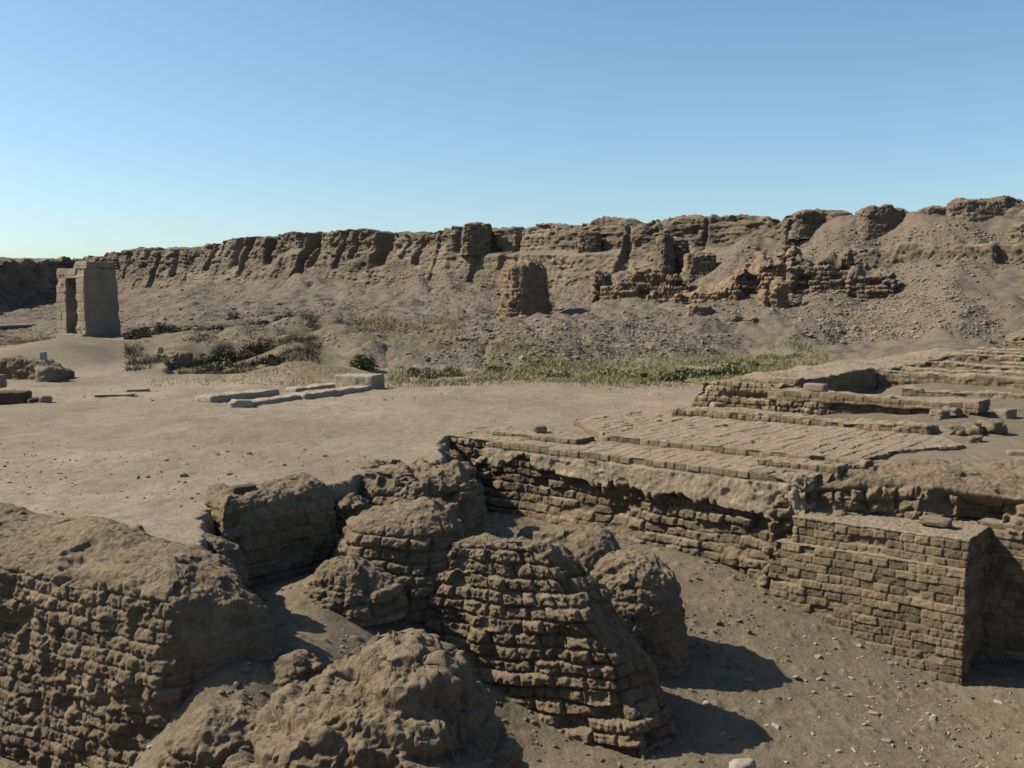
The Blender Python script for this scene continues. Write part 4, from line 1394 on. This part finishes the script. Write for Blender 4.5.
ruinwall('red_far', [(594, 65.2, 284), (615, 64.6, 279), (640, 64, 280), (668, 63.4, 277), (690, 63, 288)], 298, 1.6, 'low reddish brick ruin on the slope between the tower stump and the broad ruin', 480)
ruinwall('red_far', [(676, 60.8, 292), (705, 60.2, 290), (738, 59.4, 285)], 304, 1.4, 'half buried course of reddish bricks left of the broad ruin', 490, .5)
ruinwall('red_far', [(735, 60.4, 279), (748, 60.6, 267), (768, 60.4, 258), (792, 59.8, 260)], 296, 1.6, 'arched reddish brick ruin with a hollow front on the right slope', 500, amp=.3)
ruinwall('mud_far', [(790, 59.4, 262), (815, 58.8, 263), (834, 58.2, 258), (850, 57.8, 257)], 291, 1.6, 'rugged grey brick ruin joining the arched reddish ruin', 510)
ruinwall('mud_far', [(849, 57.2, 272), (872, 56.6, 270), (893, 56.2, 276)], 290, 1.4, 'lower end of the rugged grey ruin with a dark front', 520, .5)
# rows of rubble at the foot on the far right
blockwall('rubble_wall', 'mud_far', line([(985, 41), (1040, 40), (1100, 39)]), .0, [zof(985, 338, 41), zof(1030, 334, 40), zof(1100, 334, 39)], 1.2,
          'dark heap of rubble wall at the right edge behind the hindmost chamber wall', disp=farb(530, relief=.12, amp=.25, L=.35, h=.18), du=.06, cat='ruin', topvar=.3, topfreq=1., seed=9)

# ------------------------------------------------------------------ stone gate
GX, GY = -20.45, 48.
vv = np.array((-.392, .92))
rr = np.array((.92, .392))
FD = (-1.25 * rr + 2.1 * vv)
FD /= np.linalg.norm(FD)
SDv = np.array((-FD[1], FD[0])) * -1
if SDv[1] < 0:
    SDv = -SDv
gbase = gz(GX - .5, GY + 1.5)
gate = thing('stone_gate', (GX, GY, gbase), 'small freestanding sandstone gateway with a tall doorway on a low rise', 'gate')
GW, GD = 2.6, 1.9


def gp(f, s):
    p = np.array((GX, GY)) + FD * f + SDv * s
    return float(p[0]), float(p[1])


def gblock(name, f0, f1, s0, s1, z0, z1, bat=(0, 0, 0, 0), seed=0, du=.04, amp=.02, mat='sandstone'):
    """bat: how far each side leans in at the top: front-right (f0), left (f1), face (s0), back (s1)"""
    lo = [gp(f0, s0), gp(f0, s1), gp(f1, s1), gp(f1, s0)]
    f0t, f1t, s0t, s1t = f0 + bat[0], f1 - bat[1], s0 + bat[2], s1 - bat[3]
    hi = [gp(f0t, s0t), gp(f0t, s1t), gp(f1t, s1t), gp(f1t, s0t)]
    A = np.array(lo)
    if (A[:, 0] * np.roll(A[:, 1], -1) - np.roll(A[:, 0], -1) * A[:, 1]).sum() < 0:
        lo, hi = lo[::-1], hi[::-1]

    def d(P, U, cap, N):
        dd, p, r = brick_d(U, P[..., 2] - gbase, 1.1, .44, 700 + seed, .012, .03, .035, .03, .05, warp=.012)
        Tone.v = np.clip(.5 + (r - .5) * .5, 0, 1).reshape(-1)
        chipz = -.05 * ss(.5, .9, f3(P, 1.7, 3, 730 + seed))
        return dd + amp * f3(P, 1.6, 4, 720 + seed) + chipz + .006 * f3(P, 12, 2, 740), np.zeros(P.shape[:2])
    return ruin(name, mat, [[(x, y, gbase + z0) for x, y in lo], [(x, y, gbase + z1) for x, y in hi]], du, d, None, parent=gate, corner=.03, rim=.03, dome=.0)


# FD runs from the near corner to the far left corner of the doorway face; SDv runs back along the shaded side
gblock('jamb', 0, .85, 0, GD, -.4, 2.96, (.11, 0, .07, .07), 1)
gblock('jamb', 1.72, GW, 0, GD, -.4, 2.96, (0, .07, .07, .07), 2)
gblock('lintel', .115, GW - .075, .075, GD - .075, 2.965, 3.44, (.02, .02, .02, .02), 3)
gblock('cornice_block', .16, 1.35, .25, GD - .1, 3.445, 3.76, (.03, .2, .05, .03), 4, amp=.03)
gblock('sill', -.02, GW + .05, -.22, .0, -.4, .26, (0, 0, .03, 0), 5)
gblock('threshold', .84, 1.73, .05, GD - .1, -.4, .22, (0, 0, 0, 0), 6)

# ------------------------------------------------------------------ left middle ground
def beamslab(name, mat, p0, p1, w, h, label, cat, z=None, seed=0, amp=.03, group=None, zoff=0.):
    """a long slab between two ground points"""
    p0, p1 = np.array(p0[:2]), np.array(p1[:2])
    d = (p1 - p0) / np.linalg.norm(p1 - p0)
    nn = np.array((-d[1], d[0])) * w / 2
    q = [p0 - nn, (p0 + p1) / 2 - nn * 1.08, p1 - nn * .95, p1 + nn * .9, (p0 + p1) / 2 + nn, p0 + nn * .9]
    m = (p0 + p1) / 2
    zb = (gz(*m) if z is None else z) + zoff

    def dd(P, U, cap, N):
        Tone.v = np.full(P.shape[0] * P.shape[1], .5)
        return amp * f3(P, 2.2, 4, seed) + .01 * f3(P, 10, 2, seed + 5), np.zeros(P.shape[:2])
    return ruin(name, mat, [offset(q, .02, zb - .15), offset(q, 0, zb + h - .03), offset(q, -.03, zb + h)], .035, dd, label, cat, group, corner=.03, rim=.025,
                spine=(p0 + d * w * .4, p1 - d * w * .4), dome=.01)


def on(px, py, z=0.):
    """the point of height z seen there"""
    r = ray(px, py)
    t = (z - CAM[2]) / r[2]
    return (r[0] * t, r[1] * t)


beamslab('stone_slab', 'limestone', on(203, 402), on(272, 394), .6, .16, 'left pale stone slab lying on the court, a little apart', 'stone slab', seed=800)
beamslab('stone_slab', 'limestone', on(237, 406), on(300, 397), .5, .12, 'broken near piece of the long line of pale slabs', 'stone slab', seed=805)
beamslab('stone_slab', 'limestone', on(297, 398), on(371, 388), .6, .17, 'long pale slab running to the foot of the pale block', 'stone slab', seed=810)
beamslab('stone_slab', 'limestone', on(290, 391), on(346, 385.5), .5, .17, 'second pale slab lying behind the long one', 'stone slab', seed=815)
beamslab('stone_block', 'limestone', on(342, 387), on(379, 388.5), .75, .40, 'large pale squared block at the end of the line of slabs', 'stone block', seed=820, amp=.015)
rock('white_stone', 'chip', *on(241, 406.5), (.52, .4, .24), 'white boulder lying in front of the broken pale slab', 'stone', rot=.2, seed=821, sq=.4, amp=.2)
rock('flat_stone', 'limestone', *on(115, 395.5), (1.0, .4, .1), 'thin pale flake flat on the court below the gate rise', 'stone', rot=.15, seed=822, sq=.4, amp=.2)
rock('flat_stone', 'limestone', *on(138, 391.5), (.6, .4, .1), 'smaller pale flake right of the thin flake below the gate rise', 'stone', rot=.3, seed=823, sq=.4, amp=.2)
# low brick wall at the left with a white post
def mdd(seed):
    return eroded(.34, .15, seed, .03, .04, .035, .08, (-.2, .5), miss=.06, capamp=.05, rough=.02)


lwq = line([(-60, 31.6), (-10, 31.5), (30, 31.3), (55, 31.2)])
blockwall('low_brick_wall', 'mud', lwq, -.4, [.74, .74, .7, .38], 1.0, 'low crumbling brick wall at the left edge, in front of the gate', disp=mdd(840), du=.035, topvar=.08, topfreq=1., corner=.06, rim=.06, cat='low wall', seed=11)
pz = .62
post = thing('marker_post', (*at(43.5, 360, 31.8)[:2], pz), 'white painted marker post standing on the low brick wall at the left', 'post')
x0, y0, _ = at(43.5, 360, 31.8)


def box_lv(x, y, w, d, z0, z1, tw=1.):
    return [[(x - w / 2, y - d / 2, z0), (x + w / 2, y - d / 2, z0), (x + w / 2, y + d / 2, z0), (x - w / 2, y + d / 2, z0)],
            [(x - w / 2 * tw, y - d / 2 * tw, z1), (x + w / 2 * tw, y - d / 2 * tw, z1), (x + w / 2 * tw, y + d / 2 * tw, z1), (x - w / 2 * tw, y + d / 2 * tw, z1)]]


def plain(seed, amp=.004):
    def f(P, U, cap, N):
        Tone.v = np.full(P.shape[0] * P.shape[1], .5)
        return amp * f3(P, 6, 3, seed), np.zeros(P.shape[:2])
    return f


ruin('shaft', 'whitewash', box_lv(x0, y0, .18, .18, pz - .15, pz + .34, .95), .02, plain(850), None, parent=post, corner=.012, rim=.012, dome=.01)
ruin('foot', 'limestone', box_lv(x0, y0, .30, .30, pz - .2, pz + .06, .9), .03, plain(851, .01), None, parent=post, corner=.02, rim=.02, dome=.01)
for k, (px, py, w, lab) in enumerate([(50, 379, .7, 'biggest tumbled clod at the end of the low brick wall by the marker post'), (57, 376, .45, 'tumbled clod just right of the biggest one by the low brick wall'),
                                      (45, 372, .4, 'clod leaning on the end of the low brick wall')]):
    rock('earth_clod', 'earth_clod', *at(px, py, 31.)[:2], (w, w * .8, w * .7), lab, 'clod', rot=k, seed=860 + k, sq=.3, amp=.3)
beamslab('dark_beam', 'beam', on(-30, 402), on(29, 401), .7, .30, 'dark heavy beam lying at the left edge of the court', 'beam', seed=870, amp=.02)
beamslab('dark_beam', 'beam', on(26, 402), on(41, 401), .5, .12, 'broken end piece lying beside the dark beam', 'beam', seed=875, amp=.03)
rock('earth_clod', 'pinkstone', *on(45, 402), (.28, .2, .2), 'reddish clod right of the broken beam end', 'clod', rot=.3, seed=876, sq=.4, amp=.25)
rock('stone_block', 'pinkstone', *on(-1, 398), (.36, .3, .36), 'upright reddish block on the dark beam at the left edge', 'stone block', rot=.1, z=.27, seed=877, sq=.9, amp=.05, sink=.02)
# enclosure and white rock in the bank right of the gate
rock('white_stone', 'chip', *at(160, 348, 38)[:2], (.22, .2, .24), 'white pointed stone on the shoulder right of the gate', 'stone', rot=.5, seed=880, sq=.2, amp=.25, z=zof(160, 352, 38), sink=.3)
sb = [(-13.7, 37.6), (-12.35, 38.1), (-12.2, 39.2), (-13.9, 39.2)]
blockwall('bank_wall', 'mud', [at(152, 300, 38.6)[:2], at(170, 300, 37.6)[:2], at(190, 300, 37.8)[:2]], -.3, [zof(152, 353, 38.6), zof(170, 354, 37.6), zof(190, 356, 37.8)], 1.0,
          'dark shaded wall of an old cutting in the bank right of the gate', disp=mdd(890), du=.045, topvar=.08, topfreq=1., corner=.08, rim=.08, seed=12)
blockwall('bank_wall', 'mud', [at(186, 300, 41)[:2], at(205, 300, 40.4)[:2], at(225, 300, 40.6)[:2]], .2, [zof(186, 343, 41), zof(205, 341, 40.4), zof(225, 345, 40.6)], 1.,
          'broken wall top poking out of the scrub in the bank right of the gate', disp=mdd(895), du=.045, topvar=.15, topfreq=1., corner=.08, rim=.08, seed=13)
# modern low wall far left
q = [at(-40, 300, 73)[:2], at(0, 300, 77)[:2], at(58, 300, 84)[:2]]
bw = blockwall('boundary_wall', 'mud', q, -.3, [zof(0, 327, 78)] * 3, .5, 'long low dark boundary wall at the far left beyond the gate', disp=plain(900, .03), du=.08, topvar=0., corner=.03, rim=.03, batter=0., seed=14)
q = [(a + .04, b - .05) for a, b in q]
cp = blockwall('coping', 'limestone', q, zof(0, 327, 78) + .005, [zof(0, 325.2, 78)] * 3, .62, None, disp=plain(901, .02), du=.08, topvar=0., corner=.03, rim=.03, batter=0., seed=15)
cp.parent = bw
cp.location = np.array(cp.location) - np.array(bw.location)
for k in ('category', 'label', 'group'):
    if k in cp:
        del cp[k]


# ------------------------------------------------------------------ scrub
def leaves(n, cx, cy, cz, rx, ry, rz, size, seed, blade=False, lumps=7):
    rg_ = np.random.default_rng(seed)
    lumps = int(lumps + 5 + seed % 4)
    lc = rg_.normal(0, .5, (lumps, 3)) * np.array((1, 1, .6))
    lc[:, 2] = np.abs(lc[:, 2])
    li = rg_.integers(0, lumps, n)
    d = rg_.normal(0, 1, (n, 3))
    d /= np.linalg.norm(d, axis=1)[:, None]
    p = lc[li] + d * (rg_.random(n) ** .6)[:, None] * rg_.uniform(.2, .5, lumps)[li][:, None]
    p[:, 2] = np.abs(p[:, 2]) * .9
    c = np.array((cx, cy, cz)) + p * np.array((rx, ry, rz))
    up = rg_.normal(0, 1, (n, 3)) + np.array((0, 0, 1.2 if blade else .4))
    up /= np.linalg.norm(up, axis=1)[:, None]
    sd_ = np.cross(up, rg_.normal(0, 1, (n, 3)))
    sd_ /= np.linalg.norm(sd_, axis=1)[:, None]
    L_ = size * rg_.uniform(.6, 1.4, n)[:, None]
    W_ = L_ * (.12 if blade else .33)
    a = c - sd_ * W_
    b = c + sd_ * W_
    t = c + up * L_
    V = np.stack([a, b, t], 1).reshape(-1, 3)
    F = np.arange(n * 3).reshape(-1, 3)
    return V, F


def stems(n, cx, cy, cz, rx, ry, rz, seed, r=.012):
    rg_ = np.random.default_rng(seed)
    VV, FF = [], []
    for k in range(n):
        tip = np.array((cx, cy, cz)) + rg_.normal(0, .45, 3) * np.array((rx, ry, 0)) + np.array((0, 0, rz * rg_.uniform(.5, .95)))
        base = np.array((cx, cy, cz - .05)) + rg_.normal(0, .12, 3) * np.array((rx, ry, 0))
        m = (tip + base) / 2 + rg_.normal(0, .08, 3) * rx
        for q_, (p, rad) in enumerate(((base, r), (m, r * .7), (tip, r * .25))):
            for j in range(4):
                VV.append(p + rad * np.array((math.cos(j * 1.571), math.sin(j * 1.571), 0)))
        o_ = k * 12
        for q_ in range(2):
            for j in range(4):
                FF.append((o_ + q_ * 4 + j, o_ + q_ * 4 + (j + 1) % 4, o_ + q_ * 4 + 4 + (j + 1) % 4, o_ + q_ * 4 + 4 + j))
    return np.array(VV), np.array(FF)


def shrub(px, Y, wpx, hpx, mat, label, seed, n=900, group=None, size=.10):
    x, y, _ = at(px, 300, Y)
    z = gz(x, y) - .05
    w, h = wpx * Y / 1000, hpx * Y / 1000
    s = thing('shrub', (x, y, z), label, 'shrub', group)
    V, F = leaves(n, x, y, z, w * .55, w * .5, h * 1.05, size, seed)
    mesh_obj('foliage', V, F, M[mat], s, smooth=False)
    V, F = stems(9, x, y, z, w * .5, w * .45, h * .9, seed + 1)
    mesh_obj('stems', V, F, M['twig'], s)


G1 = 'dark shrubs on the bank beside the gate'
for k, (px, Y, w, h, mat, lab) in enumerate([
        (133, 43, 22, 11, 'leaf_dark', 'low dark shrub close to the foot of the gate on its right'),
        (152, 46, 34, 13, 'leaf_dark', 'broad dark shrub at the left end of the scrub on the bank'),
        (178, 46, 34, 14, 'leaf_dark', 'broad dark shrub on the skyline of the bank, second from the gate'),
        (205, 45, 30, 12, 'leaf_dark', 'dark shrub above the broken wall top in the bank'),
        (232, 55, 18, 9, 'leaf_dark', 'small round dark shrub alone higher up the slope'),
        (205, 38.5, 34, 20, 'leaf_dark', 'tall dark shrub in the hollow of the old cutting'),
        (232, 39.5, 40, 24, 'leaf_dark', 'largest dark shrub filling the middle of the bank'),
        (260, 39.5, 28, 16, 'leaf_dark', 'dark shrub right of the largest one in the bank'),
        (215, 35.5, 26, 14, 'leaf_green', 'greener shrub at the foot of the old cutting'),
        (246, 34.5, 26, 9, 'grass_dry', 'low dry brown shrub at the foot of the bank left of the slabs'),
        (275, 35, 26, 9, 'leaf_dark', 'low dark shrub behind the pale slabs'),
        (285, 47, 24, 11, 'leaf_dark', 'dark shrub on the brow of the rubble hump'),
        (302, 47, 26, 15, 'leaf_dark', 'taller dark shrub on the right brow of the rubble hump'),
        (262, 50, 16, 7, 'leaf_dark', 'small dark tuft left of the brow of the rubble hump'),
        (358, 35, 36, 17, 'leaf_green', 'dense green shrub right behind the large pale block'),
        (425, 33.5, 34, 13, 'leaf_green', 'green shrub right of the pale block at the left end of the grass strip'),
        (448, 34, 24, 9, 'grass', 'paler shrub at the left end of the grass strip'),
        (500, 35.5, 24, 8, 'leaf_dark', 'small dark shrub in the grass strip left of the middle'),
        (555, 34, 28, 9, 'grass', 'low shrub in the grass strip below the dark brick clump'),
        (615, 35, 32, 11, 'grass', 'pale green shrub in the middle of the grass strip'),
        (664, 32, 26, 12, 'leaf_green', 'small bright green bush nearest in the grass strip'),
        (690, 34.5, 36, 13, 'leaf_green', 'green bush right of the small bright bush'),
        (722, 34.5, 38, 15, 'leaf_green', 'dark green bush near the right end of the grass strip'),
        (752, 38, 38, 12, 'leaf_green', 'green bush at the right end of the grass strip'),
        (778, 44.5, 36, 8, 'leaf_green', 'flat green bush by the near end of the flat topped wall')]):
    shrub(px, Y, w, h, mat, lab, 1000 + 7 * k, n=int(900 + w * h * 5), group=G1 if px < 330 else 'bushes in the grass strip', size=.09 if h > 10 else .075)


def grassland(name, n, pxr, yr, hts, mat, label, seed, fn=None, patch=0.):
    rg_ = np.random.default_rng(seed)
    px_ = rg_.uniform(*pxr, n)
    Y_ = rg_.uniform(*yr, n)
    x_ = (px_ - 512) / 1000 * Y_
    k_ = f2(x_ * .42, Y_ * .42, 3, seed) > rg_.uniform(-.3, .35, n) + patch
    if fn is not None:
        k_ &= fn(px_, Y_, rg_)
    x_, Y_ = x_[k_], Y_[k_]
    z_ = ground(x_, Y_)[0]
    m = len(x_)
    hs = rg_.uniform(*hts, m) * (1 + .5 * n2(x_ * .8, Y_ * .8, seed + 3))
    base = np.stack([x_, Y_, z_ - .02], 1)
    lean = rg_.normal(0, .8, (m, 2))
    tip = base + np.stack([lean[:, 0] * hs, lean[:, 1] * hs, hs], 1)
    ang = rg_.uniform(0, 6.28, m)
    w_ = np.stack([np.cos(ang), np.sin(ang), ang * 0], 1) * (.010 + .014 * rg_.random(m))[:, None]
    V = np.stack([base - w_, base + w_, tip], 1).reshape(-1, 3)
    o = mesh_obj(name, V, np.arange(3 * m).reshape(-1, 3), M[mat], smooth=False, origin=(0, 0, 0))
    return tag(o, label, 'grass', kind='stuff')


def stripfn(px_, Y_, r_):
    lo = np.interp(px_, [390, 450, 520, 600, 680, 760, 840], [31, 31.3, 31.5, 30.8, 29.8, 30.8, 37])
    hi = np.interp(px_, [390, 450, 520, 600, 680, 760, 840], [35, 36, 37.5, 42, 46, 49, 50])
    e = r_.normal(0, .6, len(px_))
    return (Y_ > lo + e) & (Y_ < hi + e)


grassland('grass_strip', 80000, (390, 830), (29.5, 51), (.04, .19), 'grass', 'pale green scrubby grass along the foot of the slope', 41, stripfn, -.05)
grassland('dry_grass', 20000, (150, 720), (30, 38), (.03, .12), 'grass_dry', 'dry straw coloured grass at the edge of the court', 43,
          lambda p, Y_, r_: (Y_ < np.interp(p, [150, 330, 400, 720], [36, 34, 34.5, 38])) & ~((p > 190) & (p < 400) & (Y_ < 29.8)))
grassland('bank_scrub', 45000, (125, 320), (33.5, 50), (.05, .26), 'leaf_dark', 'dark low scrub covering the bank right of the gate', 47,
          lambda p, Y_, r_: f2((p - 512) / 1000 * Y_ * .7, Y_ * .7, 3, 9) > r_.uniform(-.25, .45, len(p)))
grassland('far_grass', 12000, (-40, 62), (51, 66), (.08, .2), 'grass', 'green grass in front of the dark boundary wall at the far left', 53)
grassland('bench_grass', 12000, (355, 460), (46, 56), (.1, .25), 'grass_dry', 'dry yellow grass on the flat shelf of the slope', 59)
grassland('pit_straw', 700, (830, 1024), (10, 12.6), (.015, .05), 'grass_dry', 'wisps of dry straw on the pit floor at the right', 61)

# ------------------------------------------------------------------ sky, sun, camera
SUN_EL = math.radians(42)
to_sun = np.array((-1., .12))
to_sun /= np.linalg.norm(to_sun)
w = bpy.data.worlds.new('World')
bpy.context.scene.world = w
w.use_nodes = True
nt = w.node_tree
bg = nt.nodes['Background']
sky = nt.nodes.new('ShaderNodeTexSky')
sky.sky_type = 'NISHITA'
sky.sun_disc = False
sky.sun_elevation = SUN_EL
sky.sun_rotation = math.atan2(to_sun[0], to_sun[1])
sky.altitude = 80
sky.air_density = .9
sky.dust_density = 1.0
sky.ozone_density = 2.5
gain = nt.nodes.new('ShaderNodeMix')
gain.data_type = 'RGBA'
gain.blend_type = 'MULTIPLY'
gain.inputs[0].default_value = 1
gain.inputs[7].default_value = (.97, 1.06, 1.045, 1)
hs = nt.nodes.new('ShaderNodeHueSaturation')
hs.inputs['Saturation'].default_value = 1.0
hs.inputs['Value'].default_value = 1.03
nt.links.new(sky.outputs[0], hs.inputs['Color'])
nt.links.new(hs.outputs[0], gain.inputs[6])
nt.links.new(gain.outputs[2], bg.inputs[0])
bg.inputs[1].default_value = .083

sl = bpy.data.lights.new('sun', 'SUN')
sl.energy = 5
sl.angle = math.radians(.53)
sl.color = (1, .92, .81)
so = bpy.data.objects.new('sun', sl)
C.objects.link(so)
from mathutils import Vector
d = Vector((to_sun[0] * math.cos(SUN_EL), to_sun[1] * math.cos(SUN_EL), math.sin(SUN_EL)))
so.rotation_euler = d.to_track_quat('Z', 'Y').to_euler()
so.location = (-20, 10, 30)

cam = bpy.data.cameras.new('camera')
cam.sensor_width = 36
cam.lens = 36 * FPX / 1024
cam.clip_start = .1
cam.clip_end = 12000
co = bpy.data.objects.new('camera', cam)
C.objects.link(co)
co.location = CAM
co.rotation_euler = (math.pi / 2 - TILT, 0, 0)
sc = bpy.context.scene
sc.camera = co
sc.view_settings.view_transform = 'Standard'
sc.view_settings.look = 'None'
sc.view_settings.exposure = .78
sc.view_settings.gamma = 1
sc.view_settings.use_curve_mapping = False
sc.cycles.max_bounces = 4
sc.cycles.diffuse_bounces = 1
